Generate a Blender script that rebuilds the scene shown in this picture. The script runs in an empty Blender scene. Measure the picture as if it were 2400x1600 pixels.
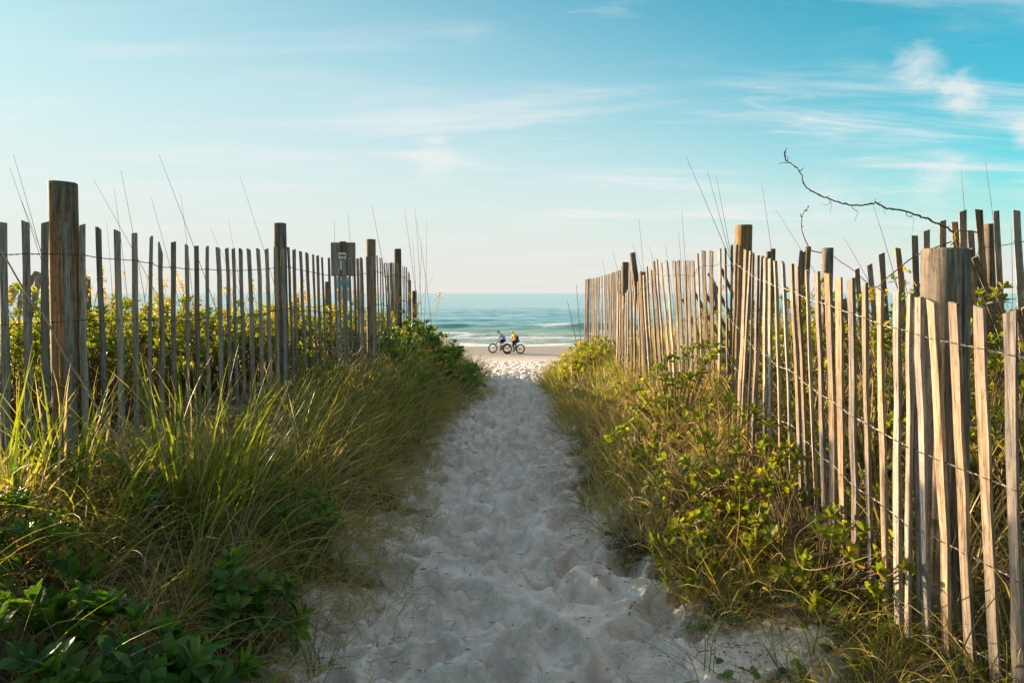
import bpy, bmesh, math, random
import numpy as np
from mathutils import Vector, Matrix

S = bpy.context.scene
R = math.radians
rng = np.random.default_rng(11)
random.seed(11)

# ------------------------------------------------------------------ camera
CZ = 4.45                      # eye height above the beach, metres
F = 1800.0                     # focal length in px of the 2400 px wide photograph
PITCH = math.atan(113 / F)
cam_d = bpy.data.cameras.new('camera')
cam = bpy.data.objects.new('camera', cam_d)
S.collection.objects.link(cam)
cam.location = (0, 0, CZ)
cam.rotation_euler = (math.pi / 2 - PITCH, 0, 0)
cam_d.sensor_width = 36
cam_d.lens = 36 * F / 2400
cam_d.clip_end = 60000
cam_d.clip_start = 0.05
S.camera = cam

# ------------------------------------------------------------------ light
SUN_AZ = -58.0                 # degrees, negative = left of the view axis (+Y)
SUN_EL = 13.2
sdir = Vector((math.sin(R(SUN_AZ)) * math.cos(R(SUN_EL)), math.cos(R(SUN_AZ)) * math.cos(R(SUN_EL)), math.sin(R(SUN_EL))))
sun_d = bpy.data.lights.new('sun', 'SUN')
sun_d.energy = 4.7
sun_d.angle = R(0.55)
sun_d.color = (1.0, 0.73, 0.43)
sun = bpy.data.objects.new('sun', sun_d)
S.collection.objects.link(sun)
sun.rotation_euler = (-sdir).to_track_quat('-Z', 'Y').to_euler()

W = bpy.data.worlds.new('World')
S.world = W
W.use_nodes = True
wn, wl = W.node_tree.nodes, W.node_tree.links
wn.clear()
SKY_STRENGTH = 0.125


def nd(nodes, typ, **kw):
    n = nodes.new(typ)
    for k, v in kw.items():
        setattr(n, k, v)
    return n


out = nd(wn, 'ShaderNodeOutputWorld')
bg = nd(wn, 'ShaderNodeBackground')
bg.inputs['Strength'].default_value = SKY_STRENGTH
sky = nd(wn, 'ShaderNodeTexSky', sky_type='NISHITA')
sky.sun_disc = False
sky.sun_elevation = R(SUN_EL)
sky.sun_rotation = R(SUN_AZ)
sky.altitude = 0
sky.air_density = 1.0
sky.dust_density = 0.6
sky.ozone_density = 3.0


def vmath(nodes, links, op, a, b=None):
    n = nd(nodes, 'ShaderNodeMath', operation=op)
    for i, v in enumerate((a, b)):
        if v is None:
            continue
        if isinstance(v, (int, float)):
            n.inputs[i].default_value = v
        else:
            links.new(v, n.inputs[i])
    return n.outputs[0]


def wm(op, a, b=None):
    return vmath(wn, wl, op, a, b)


def ramp(nodes, stops, interp='LINEAR'):
    r = nodes.new('ShaderNodeValToRGB')
    r.color_ramp.interpolation = interp
    while len(r.color_ramp.elements) < len(stops):
        r.color_ramp.elements.new(0.5)
    for e, (p, c) in zip(r.color_ramp.elements, stops):
        e.position = p
        e.color = (*c, 1)
    return r


tc = nd(wn, 'ShaderNodeTexCoord')
sep = nd(wn, 'ShaderNodeSeparateXYZ')
wl.new(tc.outputs['Generated'], sep.inputs[0])
zc = wm('MAXIMUM', sep.outputs[2], 0.0)
inv = wm('DIVIDE', 1.0, wm('ADD', zc, 0.10))
uu = wm('MULTIPLY', sep.outputs[0], inv)
vv = wm('MULTIPLY', sep.outputs[1], inv)
comb = nd(wn, 'ShaderNodeCombineXYZ')
wl.new(uu, comb.inputs[0])
wl.new(vv, comb.inputs[1])


def cloud(scale, stretch, rot, lo, hi, detail, dist, seed):
    mp = nd(wn, 'ShaderNodeMapping')
    mp.inputs['Rotation'].default_value = (0, 0, R(rot))
    mp.inputs['Scale'].default_value = (stretch[0], stretch[1], 1)
    mp.inputs['Location'].default_value = (seed, seed * 1.7, 0)
    wl.new(comb.outputs[0], mp.inputs[0])
    nz = nd(wn, 'ShaderNodeTexNoise')
    nz.inputs['Scale'].default_value = scale
    nz.inputs['Detail'].default_value = detail
    nz.inputs['Roughness'].default_value = 0.62
    nz.inputs['Distortion'].default_value = dist
    wl.new(mp.outputs[0], nz.inputs['Vector'])
    mr = nd(wn, 'ShaderNodeMapRange', interpolation_type='SMOOTHSTEP')
    mr.inputs['From Min'].default_value = lo
    mr.inputs['From Max'].default_value = hi
    wl.new(nz.outputs[0], mr.inputs['Value'])
    return mr.outputs[0]


c1 = cloud(1.1, (0.55, 1.9), 22, 0.44, 0.74, 9, 0.5, 3.1)     # long cirrus streaks
c2 = cloud(0.45, (0.5, 1.0), 15, 0.40, 0.75, 4, 0.3, 7.7)     # broad thin veil
c3 = cloud(2.6, (0.6, 1.5), -12, 0.55, 0.78, 10, 0.8, 1.3)     # small wisps
cs = wm('ADD', wm('MULTIPLY', wm('MULTIPLY', c1, wm('ADD', c2, 0.45)), 0.85), wm('MULTIPLY', wm('MULTIPLY', c3, wm('ADD', c2, .15)), 0.8))
def puff(px, py, spread, seed, amt):
    az, el = math.atan((px - 1200) / F), math.atan((687 - py) / F)
    dv = (math.sin(az) * math.cos(el), math.cos(az) * math.cos(el), math.sin(el))
    dp_ = nd(wn, 'ShaderNodeVectorMath', operation='DISTANCE')
    wl.new(tc.outputs['Generated'], dp_.inputs[0])
    dp_.inputs[1].default_value = dv
    mr = nd(wn, 'ShaderNodeMapRange', interpolation_type='SMOOTHSTEP')
    mr.inputs['From Min'].default_value = spread
    mr.inputs['From Max'].default_value = 0
    wl.new(dp_.outputs['Value'], mr.inputs['Value'])
    nz = nd(wn, 'ShaderNodeTexNoise')
    nz.inputs['Scale'].default_value = 26
    nz.inputs['Detail'].default_value = 9
    nz.inputs['Roughness'].default_value = 0.65
    nz.inputs['Distortion'].default_value = 1.1
    mp = nd(wn, 'ShaderNodeMapping')
    mp.inputs['Scale'].default_value = (0.7, 0.7, 1.6)
    mp.inputs['Location'].default_value = (seed, 0, seed)
    wl.new(tc.outputs['Generated'], mp.inputs[0])
    wl.new(mp.outputs[0], nz.inputs['Vector'])
    m2 = nd(wn, 'ShaderNodeMapRange', interpolation_type='SMOOTHSTEP')
    m2.inputs['From Min'].default_value = .68
    m2.inputs['From Max'].default_value = 1.15
    wl.new(wm('ADD', nz.outputs[0], wm('MULTIPLY', mr.outputs[0], .5)), m2.inputs['Value'])
    return wm('MULTIPLY', wm('MULTIPLY', m2.outputs[0], mr.outputs[0]), amt)


for pf in ((2235, 290, .05, .3, .85), (2130, 225, .055, 1.9, .65), (2200, 455, .08, 4.2, .55), (1930, 490, .08, 2.2, .4), (1010, 385, .07, 5.1, .7), (2390, 380, .04, 6.6, .8)):
    cs = wm('ADD', cs, puff(*pf))
cs = wm('MINIMUM', cs, 0.8)

tint = nd(wn, 'ShaderNodeMix', data_type='RGBA', blend_type='MULTIPLY')
tint.inputs[0].default_value = 1.0
tint.inputs[7].default_value = (0.19, 0.76, 0.64, 1)
wl.new(sky.outputs[0], tint.inputs[6])
# thin haze veil: thick at the horizon, reaching higher towards the sun
dsun = nd(wn, 'ShaderNodeVectorMath', operation='DOT_PRODUCT')
wl.new(tc.outputs['Generated'], dsun.inputs[0])
dsun.inputs[1].default_value = tuple(sdir)
cosg = dsun.outputs['Value']
# ... and again opposite the sun, where the low air scatters the light straight back
hgt_ = wm('MAXIMUM', wm('ADD', wm('MULTIPLY', cosg, 0.32), 0.095), wm('ADD', 0.10, wm('MULTIPLY', wm('MAXIMUM', wm('SUBTRACT', wm('MULTIPLY', cosg, -1.0), 0.2), 0.0), 0.05)))
q_ = wm('DIVIDE', zc, hgt_)
veil = wm('POWER', math.e, wm('MULTIPLY', wm('MULTIPLY', q_, q_), -1.0))
vcol = ramp(wn, [(0.0, (2.35, 2.27, 2.12)), (0.12, (2.35, 2.38, 2.32)), (0.3, (2.3, 2.45, 2.5)), (0.9, (1.7, 1.75, 1.85))])
wl.new(zc, vcol.inputs[0])
glow = wm('ADD', 1.0, wm('MULTIPLY', wm('POWER', wm('MAXIMUM', cosg, 0.0), 110.0), 55.0))
vs = nd(wn, 'ShaderNodeVectorMath', operation='SCALE')
wl.new(vcol.outputs[0], vs.inputs[0])
wl.new(glow, vs.inputs['Scale'])
dim = nd(wn, 'ShaderNodeVectorMath', operation='SCALE')
wl.new(tint.outputs[2], dim.inputs[0])
wl.new(wm('ADD', wm('SUBTRACT', 0.97, wm('MULTIPLY', wm('MAXIMUM', cosg, 0.0), 0.42)), wm('MULTIPLY', wm('MINIMUM', cosg, 0.0), 0.35)), dim.inputs['Scale'])
hz = nd(wn, 'ShaderNodeMix', data_type='RGBA')
# pale veil added overhead, above the view, to brighten the shade fill
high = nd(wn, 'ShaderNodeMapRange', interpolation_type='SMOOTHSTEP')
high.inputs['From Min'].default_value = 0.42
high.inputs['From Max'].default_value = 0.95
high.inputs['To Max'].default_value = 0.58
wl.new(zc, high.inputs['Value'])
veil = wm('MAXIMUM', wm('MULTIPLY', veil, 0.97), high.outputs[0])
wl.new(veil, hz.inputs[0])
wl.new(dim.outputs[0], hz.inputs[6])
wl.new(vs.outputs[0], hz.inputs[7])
# cloud colour: the brightness of the sky behind it, but whiter and lighter
mixc = nd(wn, 'ShaderNodeMix', data_type='RGBA')
wl.new(cs, mixc.inputs[0])
wl.new(hz.outputs[2], mixc.inputs[6])
cl = nd(wn, 'ShaderNodeVectorMath', operation='SCALE')
cl.inputs[0].default_value = (2.45, 2.5, 2.5)
wl.new(glow, cl.inputs['Scale'])
wl.new(cl.outputs[0], mixc.inputs[7])
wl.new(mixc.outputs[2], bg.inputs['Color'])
wl.new(bg.outputs[0], out.inputs[0])

S.view_settings.view_transform = 'Standard'
S.view_settings.look = 'None'
S.view_settings.exposure = 1.5
S.view_settings.gamma = 1.0
S.view_settings.use_curve_mapping = False
S.cycles.max_bounces = 8
S.cycles.diffuse_bounces = 3
S.cycles.transmission_bounces = 4
S.cycles.transparent_max_bounces = 6
S.cycles.use_denoising = True


# ------------------------------------------------------------------ helpers
def ray(px, py, d):
    """world point on the line of sight of photo pixel (px, py) at depth y = d"""
    xc, yc = (px - 1200) / F, -(py - 800) / F
    dy = math.cos(PITCH) + yc * math.sin(PITCH)
    dz = -math.sin(PITCH) + yc * math.cos(PITCH)
    t = d / dy
    return Vector((xc * t, d, CZ + dz * t))


def proj(p):
    x, y, z = p[0], p[1], p[2] - CZ
    fw = y * math.cos(PITCH) - z * math.sin(PITCH)
    up = y * math.sin(PITCH) + z * math.cos(PITCH)
    return 1200 + F * x / fw, 800 - F * up / fw


def tag(o, label=None, cat=None, group=None, kind=None):
    if label:
        o['label'] = label
    if cat:
        o['category'] = cat
    if group:
        o['group'] = group
    if kind:
        o['kind'] = kind
    return o


def link(o, parent=None):
    S.collection.objects.link(o)
    if parent is not None:
        o.parent = parent
    return o


def empty(name, loc, label=None, cat=None, group=None):
    o = bpy.data.objects.new(name, None)
    o.location = loc
    o.empty_display_size = 0.1
    link(o)
    return tag(o, label, cat, group)


def np_mesh(name, V, polys_n, idx, mat=None, attrs=None, smooth=False):
    """V (n,3); polys_n vertices per poly (all alike); idx (m, polys_n)"""
    me = bpy.data.meshes.new(name)
    V = np.asarray(V, dtype=np.float32)
    idx = np.asarray(idx, dtype=np.int32)
    me.vertices.add(len(V))
    me.vertices.foreach_set('co', V.ravel())
    me.loops.add(idx.size)
    me.loops.foreach_set('vertex_index', idx.ravel())
    me.polygons.add(len(idx))
    me.polygons.foreach_set('loop_start', np.arange(0, idx.size, polys_n, dtype=np.int32))
    me.polygons.foreach_set('loop_total', np.full(len(idx), polys_n, dtype=np.int32))
    if smooth:
        me.polygons.foreach_set('use_smooth', np.ones(len(idx), dtype=bool))
    if attrs:
        for k, v in attrs.items():
            a = me.attributes.new(k, 'FLOAT', 'POINT')
            a.data.foreach_set('value', np.asarray(v, dtype=np.float32))
    me.update(calc_edges=True)
    me.validate()
    if mat:
        me.materials.append(mat)
    return me


def obj(name, me, parent=None, loc=None):
    o = bpy.data.objects.new(name, me)
    link(o, parent)
    if loc is not None:
        o.location = loc
    return o


def bm_mesh(name, bm, mat=None, smooth=False):
    me = bpy.data.meshes.new(name)
    bm.normal_update()
    bm.to_mesh(me)
    bm.free()
    if mat:
        me.materials.append(mat)
    if smooth:
        me.polygons.foreach_set('use_smooth', [True] * len(me.polygons))
    return me


def tube_into(bm, pts, rad, sides=6, cap=True):
    pts = [Vector(p) for p in pts]
    n = len(pts)
    if isinstance(rad, (int, float)):
        rad = [rad] * n
    rings = []
    prev = None
    for i, p in enumerate(pts):
        t = (pts[min(i + 1, n - 1)] - pts[max(i - 1, 0)]).normalized()
        if prev is None:
            a = t.cross(Vector((0, 0, 1)))
            if a.length < 1e-3:
                a = t.cross(Vector((0, 1, 0)))
            a.normalize()
        else:
            a = (prev - t * prev.dot(t)).normalized()
        prev = a
        b = t.cross(a)
        rings.append([bm.verts.new(p + (a * math.cos(2 * math.pi * k / sides) + b * math.sin(2 * math.pi * k / sides)) * rad[i]) for k in range(sides)])
    for i in range(n - 1):
        for k in range(sides):
            k2 = (k + 1) % sides
            bm.faces.new((rings[i][k], rings[i][k2], rings[i + 1][k2], rings[i + 1][k]))
    if cap:
        bm.faces.new(rings[0][::-1])
        bm.faces.new(rings[-1])


def box_into(bm, c, s, M=None):
    c = Vector(c)
    vs = []
    for dx in (-.5, .5):
        for dy in (-.5, .5):
            for dz in (-.5, .5):
                p = c + Vector((dx * s[0], dy * s[1], dz * s[2]))
                vs.append(bm.verts.new(M @ p if M else p))
    for f in ((0, 1, 3, 2), (4, 6, 7, 5), (0, 4, 5, 1), (2, 3, 7, 6), (0, 2, 6, 4), (1, 5, 7, 3)):
        bm.faces.new([vs[i] for i in f])


def smooth_path(ctrl, n):
    """Catmull-Rom through control points"""
    P = [Vector(p) for p in ctrl]
    P = [P[0] * 2 - P[1]] + P + [P[-1] * 2 - P[-2]]
    res = []
    segs = len(P) - 3
    for i in range(n):
        u = i / (n - 1) * segs
        k = min(int(u), segs - 1)
        t = u - k
        a, b, c, d = P[k:k + 4]
        res.append(0.5 * ((2 * b) + (c - a) * t + (2 * a - 5 * b + 4 * c - d) * t * t + (3 * b - a - 3 * c + d) * t ** 3))
    return res


# ------------------------------------------------------------------ materials
def material(name):
    m = bpy.data.materials.new(name)
    m.use_nodes = True
    m.node_tree.nodes.clear()
    return m, m.node_tree.nodes, m.node_tree.links


def plain(name, col, rough=0.6, metal=0.0, noise=0.15, scale=30, spec=0.4):
    m, n, l = material(name)
    o = n.new('ShaderNodeOutputMaterial')
    b = n.new('ShaderNodeBsdfPrincipled')
    b.inputs['Roughness'].default_value = rough
    b.inputs['Metallic'].default_value = metal
    b.inputs['Specular IOR Level'].default_value = spec
    tcn = n.new('ShaderNodeTexCoord')
    nz = n.new('ShaderNodeTexNoise')
    nz.inputs['Scale'].default_value = scale
    nz.inputs['Detail'].default_value = 5
    l.new(tcn.outputs['Object'], nz.inputs['Vector'])
    r = ramp(n, [(0.3, tuple(c * (1 - noise) for c in col)), (0.7, tuple(min(1, c * (1 + noise)) for c in col))])
    l.new(nz.outputs[0], r.inputs[0])
    l.new(r.outputs[0], b.inputs['Base Color'])
    l.new(b.outputs[0], o.inputs[0])
    return m


def wood(name, dark, mid, light, grey, zscale=2.2, gscale=55.0, bump=0.5):
    """weathered wood: long grain, pores, lichen-grey wash, each piece its own tone"""
    m, n, l = material(name)
    o = n.new('ShaderNodeOutputMaterial')
    b = n.new('ShaderNodeBsdfPrincipled')
    b.inputs['Roughness'].default_value = 0.82
    b.inputs['Specular IOR Level'].default_value = 0.2
    tcn = n.new('ShaderNodeTexCoord')
    oi = n.new('ShaderNodeObjectInfo')
    off = nd(n, 'ShaderNodeVectorMath', operation='SCALE')
    off.inputs[0].default_value = (7.3, 3.1, 11.7)
    l.new(oi.outputs['Random'], off.inputs['Scale'])
    add = nd(n, 'ShaderNodeVectorMath', operation='ADD')
    l.new(tcn.outputs['Object'], add.inputs[0])
    l.new(off.outputs[0], add.inputs[1])
    mp = n.new('ShaderNodeMapping')
    mp.inputs['Scale'].default_value = (gscale, gscale, zscale)
    l.new(add.outputs[0], mp.inputs[0])
    g = n.new('ShaderNodeTexNoise')
    g.inputs['Scale'].default_value = 2.0
    g.inputs['Detail'].default_value = 8
    g.inputs['Roughness'].default_value = 0.65
    g.inputs['Distortion'].default_value = 0.6
    l.new(mp.outputs[0], g.inputs['Vector'])
    r = ramp(n, [(0.36, dark), (0.5, mid), (0.64, light)])
    l.new(g.outputs[0], r.inputs[0])
    big = n.new('ShaderNodeTexNoise')
    big.inputs['Scale'].default_value = 5.0
    big.inputs['Detail'].default_value = 6
    l.new(add.outputs[0], big.inputs['Vector'])
    br = ramp(n, [(0.42, (0, 0, 0)), (0.68, (1, 1, 1))])
    l.new(big.outputs[0], br.inputs[0])
    mx = nd(n, 'ShaderNodeMix', data_type='RGBA')
    l.new(vmath(n, l, 'MULTIPLY', br.outputs[0], 0.75), mx.inputs[0])
    l.new(r.outputs[0], mx.inputs[6])
    mx.inputs[7].default_value = (*grey, 1)
    hs = n.new('ShaderNodeHueSaturation')
    l.new(vmath(n, l, 'ADD', vmath(n, l, 'MULTIPLY', oi.outputs['Random'], 0.66), 0.66), hs.inputs['Value'])
    fin = n.new('ShaderNodeTexNoise')
    fin.inputs['Scale'].default_value = 1.0
    fin.inputs['Detail'].default_value = 7
    fin.inputs['Roughness'].default_value = 0.75
    mp2 = n.new('ShaderNodeMapping')
    mp2.inputs['Scale'].default_value = (gscale * 1.5, gscale * 1.5, 22)
    l.new(add.outputs[0], mp2.inputs[0])
    l.new(mp2.outputs[0], fin.inputs['Vector'])
    fr_ = ramp(n, [(0.36, (0.42, 0.38, 0.36)), (0.50, (1, 1, 1)), (0.66, (1.0, 1.0, 1.0))])
    l.new(fin.outputs[0], fr_.inputs[0])
    mst = nd(n, 'ShaderNodeMix', data_type='RGBA', blend_type='MULTIPLY')
    mst.inputs[0].default_value = 0.8
    l.new(mx.outputs[2], mst.inputs[6])
    l.new(fr_.outputs[0], mst.inputs[7])
    w2 = vmath(n, l, 'FRACT', vmath(n, l, 'MULTIPLY', oi.outputs['Random'], 17.3))
    l.new(vmath(n, l, 'ADD', vmath(n, l, 'MULTIPLY', w2, 0.6), 0.5), hs.inputs['Saturation'])
    l.new(mst.outputs[2], hs.inputs['Color'])
    l.new(hs.outputs[0], b.inputs['Base Color'])
    bp = n.new('ShaderNodeBump')
    bp.inputs['Strength'].default_value = bump
    bp.inputs['Distance'].default_value = 0.002
    l.new(g.outputs[0], bp.inputs['Height'])
    l.new(bp.outputs[0], b.inputs['Normal'])
    l.new(b.outputs[0], o.inputs[0])
    return m


def leafy(name, stops, trans=0.45, rough=0.45, spec=0.3, var=0.16, tstops=None):
    """thin leaf or blade: reflects and lets light through; colour by a per-piece tone"""
    m, n, l = material(name)
    o = n.new('ShaderNodeOutputMaterial')
    at = n.new('ShaderNodeAttribute')
    at.attribute_name = 'tone'
    oi = n.new('ShaderNodeObjectInfo')
    tone = at.outputs['Fac']
    tone = vmath(n, l, 'ADD', tone, vmath(n, l, 'MULTIPLY', vmath(n, l, 'SUBTRACT', oi.outputs['Random'], 0.5), var))
    r = ramp(n, stops)
    l.new(tone, r.inputs[0])
    col = r.outputs[0]
    b = n.new('ShaderNodeBsdfPrincipled')
    b.inputs['Roughness'].default_value = rough
    b.inputs['Specular IOR Level'].default_value = spec
    l.new(col, b.inputs['Base Color'])
    t = n.new('ShaderNodeBsdfTranslucent')
    r2 = ramp(n, tstops or [(p, (min(1, c[0] * 1.9 + .02), min(1, c[1] * 1.7 + .02), c[2] * 0.7)) for p, c in stops])
    l.new(tone, r2.inputs[0])
    l.new(r2.outputs[0], t.inputs['Color'])
    mx = n.new('ShaderNodeMixShader')
    mx.inputs[0].default_value = trans
    l.new(b.outputs[0], mx.inputs[1])
    l.new(t.outputs[0], mx.inputs[2])
    l.new(mx.outputs[0], o.inputs[0])
    return m


M_SLAT = wood('weathered_slat_wood', (0.10, 0.062, 0.038), (0.36, 0.26, 0.17), (0.54, 0.40, 0.27), (0.23, 0.20, 0.18), bump=1.0)
M_POST = wood('round_post_wood', (0.05, 0.031, 0.016), (0.19, 0.122, 0.058), (0.34, 0.225, 0.105), (0.17, 0.125, 0.075), zscale=1.6, gscale=30, bump=0.8)
M_WIRE = plain('galvanised_fence_wire', (0.16, 0.14, 0.13), 0.5, 0.6, 0.4, 60)
M_RUST = plain('rusty_fence_wire', (0.06, 0.045, 0.035), 0.7, 0.3, 0.4, 60)
GRASS = [(0.0, (0.035, 0.075, 0.012)), (0.3, (0.10, 0.135, 0.02)), (0.6, (0.24, 0.20, 0.05)), (1.0, (0.46, 0.33, 0.17))]
M_GRASS = leafy('beach_grass_blade', GRASS, 0.5, 0.42, 0.45, tstops=[(0.0, (0.10, 0.20, 0.01)), (0.3, (0.34, 0.37, 0.02)), (0.6, (0.58, 0.46, 0.06)), (1.0, (0.72, 0.52, 0.22))])
M_LEAF = leafy('broad_green_leaf', [(0.0, (0.022, 0.072, 0.014)), (0.5, (0.08, 0.185, 0.026)), (0.88, (0.15, 0.23, 0.035)), (1.0, (0.24, 0.17, 0.05))], 0.42, 0.42, 0.4, var=0.75)
M_BRUSH = leafy('shrub_leaf', [(0.0, (0.035, 0.07, 0.012)), (0.5, (0.10, 0.145, 0.018)), (0.85, (0.24, 0.22, 0.025)), (1.0, (0.38, 0.23, 0.05))], 0.5, 0.5, 0.3, tstops=[(0.0, (0.14, 0.24, 0.01)), (0.5, (0.36, 0.42, 0.02)), (0.85, (0.62, 0.52, 0.03)), (1.0, (0.75, 0.45, 0.06))])
M_STEM = plain('woody_stem', (0.13, 0.085, 0.05), 0.8, 0, 0.3, 40)
M_DRY = plain('dry_stalk', (0.30, 0.22, 0.13), 0.7, 0, 0.25, 25)
M_VINE = plain('vine_bark', (0.14, 0.085, 0.045), 0.7, 0, 0.35, 30)
M_FLOWER = leafy('yellow_flower', [(0.0, (0.55, 0.36, 0.015)), (1.0, (0.72, 0.52, 0.03))], 0.45, 0.5, 0.2,
                 tstops=[(0, (0.8, 0.55, 0.02)), (1, (0.9, 0.7, 0.05))])


# ------------------------------------------------------------------ terrain
def sstep(t):
    t = np.clip(t, 0, 1)
    return t * t * (3 - 2 * t)


ZP = ([-40, -5, 2, 9, 12, 16.7, 25, 35, 45, 50, 56, 64, 67, 76, 110, 400], [-1.35, -1.35, -1.4, -1.4, -1.5, -1.75, -2.5, -3.42, -4.2, -4.42, -4.46, -4.52, -4.6, -5.3, -7.5, -12])
XL = ([-5, 2, 2.76, 3.1, 4.1, 4.9, 6.1, 8, 10.8, 13, 16, 20], [-.7, -.75, -.84, -.8, -.82, -.78, -.82, -.82, -.53, -.44, -.9, -3.5])
XR = ([-5, 2, 2.76, 3.1, 4.1, 4.9, 6.1, 8, 10.8, 13, 16, 20], [.9, .92, .88, .8, .58, .50, .49, .56, .58, .55, .95, 3.5])
FL = ([-5, 2, 3.85, 6.1, 7.6, 10.3, 13, 16, 20], [-2.9, -2.6, -2.25, -1.85, -1.42, -1.55, -1.65, -2.0, -5])
FR = ([-5, 2.3, 3, 4.5, 6.5, 8, 11, 16, 20], [1.6, 1.5, 1.4, 1.5, 1.75, 1.5, 1.35, 2.0, 5])
ZL = ([-40, -5, 2, 13, 16, 20, 28, 35, 45, 50, 400], [-.9, -.9, -.88, -.86, -1.15, -1.9, -2.75, -3.42, -4.2, -4.42, -12])
ZR = ([-40, 2.3, 3, 4.5, 6.2, 8, 11, 14, 18, 22, 28, 35, 45, 50, 400], [-1.3, -1.28, -1.2, -.98, -.86, -1.0, -1.0, -1.15, -1.75, -2.2, -2.75, -3.42, -4.2, -4.42, -12])


def gz(x, y):
    """ground height (world z) without footprints"""
    x = np.asarray(x, float)
    y = np.asarray(y, float)
    zp = np.interp(y, *ZP)
    zl = np.interp(y, *ZL)
    zr = np.interp(y, *ZR)
    xl, xr = np.interp(y, *XL), np.interp(y, *XR)
    fl, fr = np.interp(y, *FL), np.interp(y, *FR)
    tl = sstep((xl - x + 0.1) / np.maximum(xl - fl, .35))
    tr = sstep((x - xr + 0.1) / np.maximum(fr - xr, .35))
    z = zp + (np.maximum(zl, zp) - zp) * tl + (np.maximum(zr, zp) - zp) * tr
    inl = 1 - sstep((y - 13) / 8)
    z = z + sstep((x - fr) / 1.3) * 0.32 * inl * sstep((y - 1.5) / 2)
    hum = 0.05 * np.sin(x * 1.7 + 0.8 * np.sin(y * .9)) * np.sin(y * 1.3 + x * .4)
    z = z + hum * np.maximum(tl, tr) * inl
    return z + CZ


def axis(pieces):
    a = []
    for s, e, st in pieces:
        a += list(np.arange(s, e, st))
    a.append(pieces[-1][1])
    return np.array(a)


gx = np.concatenate([-np.geomspace(500, 6, 26), axis([(-5.5, -1.3, .1), (-1.3, 1.3, .016), (1.3, 5.5, .1)]), np.geomspace(6, 500, 26)])
ys = [-60, -30, -12, -5, -2, 0, 1, 1.5]
y = 1.7
while y < 66:
    ys.append(y)
    y += max(.013, .0042 * y) if y < 30 else .0075 * y
ys += [67, 69, 72, 76, 82, 92, 110, 140, 200, 400]
gy = np.array(ys)
GX, GY = np.meshgrid(gx, gy)
GZ = gz(GX, GY)


def value_noise(x, y, f, seed):
    r = np.random.default_rng(seed)
    T = r.random((64, 64))
    x, y = x * f, y * f
    xi, yi = np.floor(x).astype(int), np.floor(y).astype(int)
    fx, fy = sstep(x - xi), sstep(y - yi)
    g = lambda a, b: T[a % 64, b % 64]
    return (g(xi, yi) * (1 - fx) + g(xi + 1, yi) * fx) * (1 - fy) + (g(xi, yi + 1) * (1 - fx) + g(xi + 1, yi + 1) * fx) * fy - .5


# footprints: overlapping bowls, the lowest one wins, which leaves sharp ridges between them
foot = np.zeros_like(GZ)
core = np.zeros_like(GZ)
prints = []
for k in range(1050):
    py_ = 1.5 + (k / 1050) ** 1.1 * 17
    wl_, wr_ = np.interp(py_, *XL) - .25, np.interp(py_, *XR) + .1
    cxp = (wl_ + wr_) / 2
    px_ = cxp + (wr_ - wl_) / 2 * float(np.clip(rng.normal(0, .48), -1, 1))
    prints.append((px_, py_, rng.uniform(.065, .115), rng.uniform(.09, .165), rng.normal(0, .7), rng.uniform(.035, .085)))
for k in range(1300):
    py_ = 17 + rng.random() ** 1.2 * 32
    px_ = rng.uniform(-4.5, 4.5)
    prints.append((px_, py_, rng.uniform(.14, .28), rng.uniform(.2, .42), rng.normal(0, .8), rng.uniform(.05, .1)))
for (px_, py_, ra, rb, an, dep) in prints:
    m_ = max(ra, rb) * 1.5
    i0, i1 = np.searchsorted(gy, [py_ - m_, py_ + m_])
    j0, j1 = np.searchsorted(gx, [px_ - m_, px_ + m_])
    if i1 <= i0 or j1 <= j0:
        continue
    dx, dy = GX[i0:i1, j0:j1] - px_, GY[i0:i1, j0:j1] - py_
    a, b_ = dx * math.cos(an) + dy * math.sin(an), -dx * math.sin(an) + dy * math.cos(an)
    wob = 1 + .12 * np.sin(3 * np.arctan2(b_, a) + px_ * 40)
    r2 = ((a / ra) ** 2 + (b_ / rb) ** 2) * wob
    bowl = -dep * np.clip(1 - r2, -1, 1) ** 1 * (r2 < 1)
    rim = dep * .45 * np.exp(-((np.sqrt(r2) - 1.12) / .22) ** 2)
    foot[i0:i1, j0:j1] = np.minimum(foot[i0:i1, j0:j1] + np.where(r2 < 1, 0, rim * .55), np.where(r2 < 1, bowl, 9))
# light smoothing, then grain
f2 = foot.copy()
for _ in range(1):
    f2[1:-1, 1:-1] = (f2[1:-1, 1:-1] * 4 + f2[:-2, 1:-1] + f2[2:, 1:-1] + f2[1:-1, :-2] + f2[1:-1, 2:]) / 8
xlg, xrg = np.interp(GY, *XL), np.interp(GY, *XR)
onpath = sstep((GX - xlg + .45) / .4) * sstep((xrg + .45 - GX) / .4)
beach = 1 - sstep((GY - 50) / 4)
f2 = np.where(f2 > 0, .03 * np.tanh(f2 / .03), f2)
f2 = np.clip(f2, -.12, .04)
det = value_noise(GX, GY, 2.2, 1) * .05 + value_noise(GX, GY, 6.0, 2) * .034 + value_noise(GX, GY, 15, 3) * .016 + value_noise(GX, GY, 31, 4) * .009
near = (GY < 50)
GZ = GZ + np.where(near, 1.5 * f2 * onpath * beach + det * (.35 + .65 * onpath) * beach, 0)
nzl = value_noise(GX, GY, 3.5, 9) * .5 + value_noise(GX, GY, 11, 10) * .1
offpath = 1 - sstep((GX - xlg + .3 + nzl) / .5) * sstep((xrg + .34 + nzl - GX) / .5)
litter = np.clip(offpath, 0, 1) * (1 - sstep((GY - 15) / 6))
wet = sstep((GY - 49) / 9)
ny, nx = GZ.shape
ii = np.arange(ny * nx).reshape(ny, nx)
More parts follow.
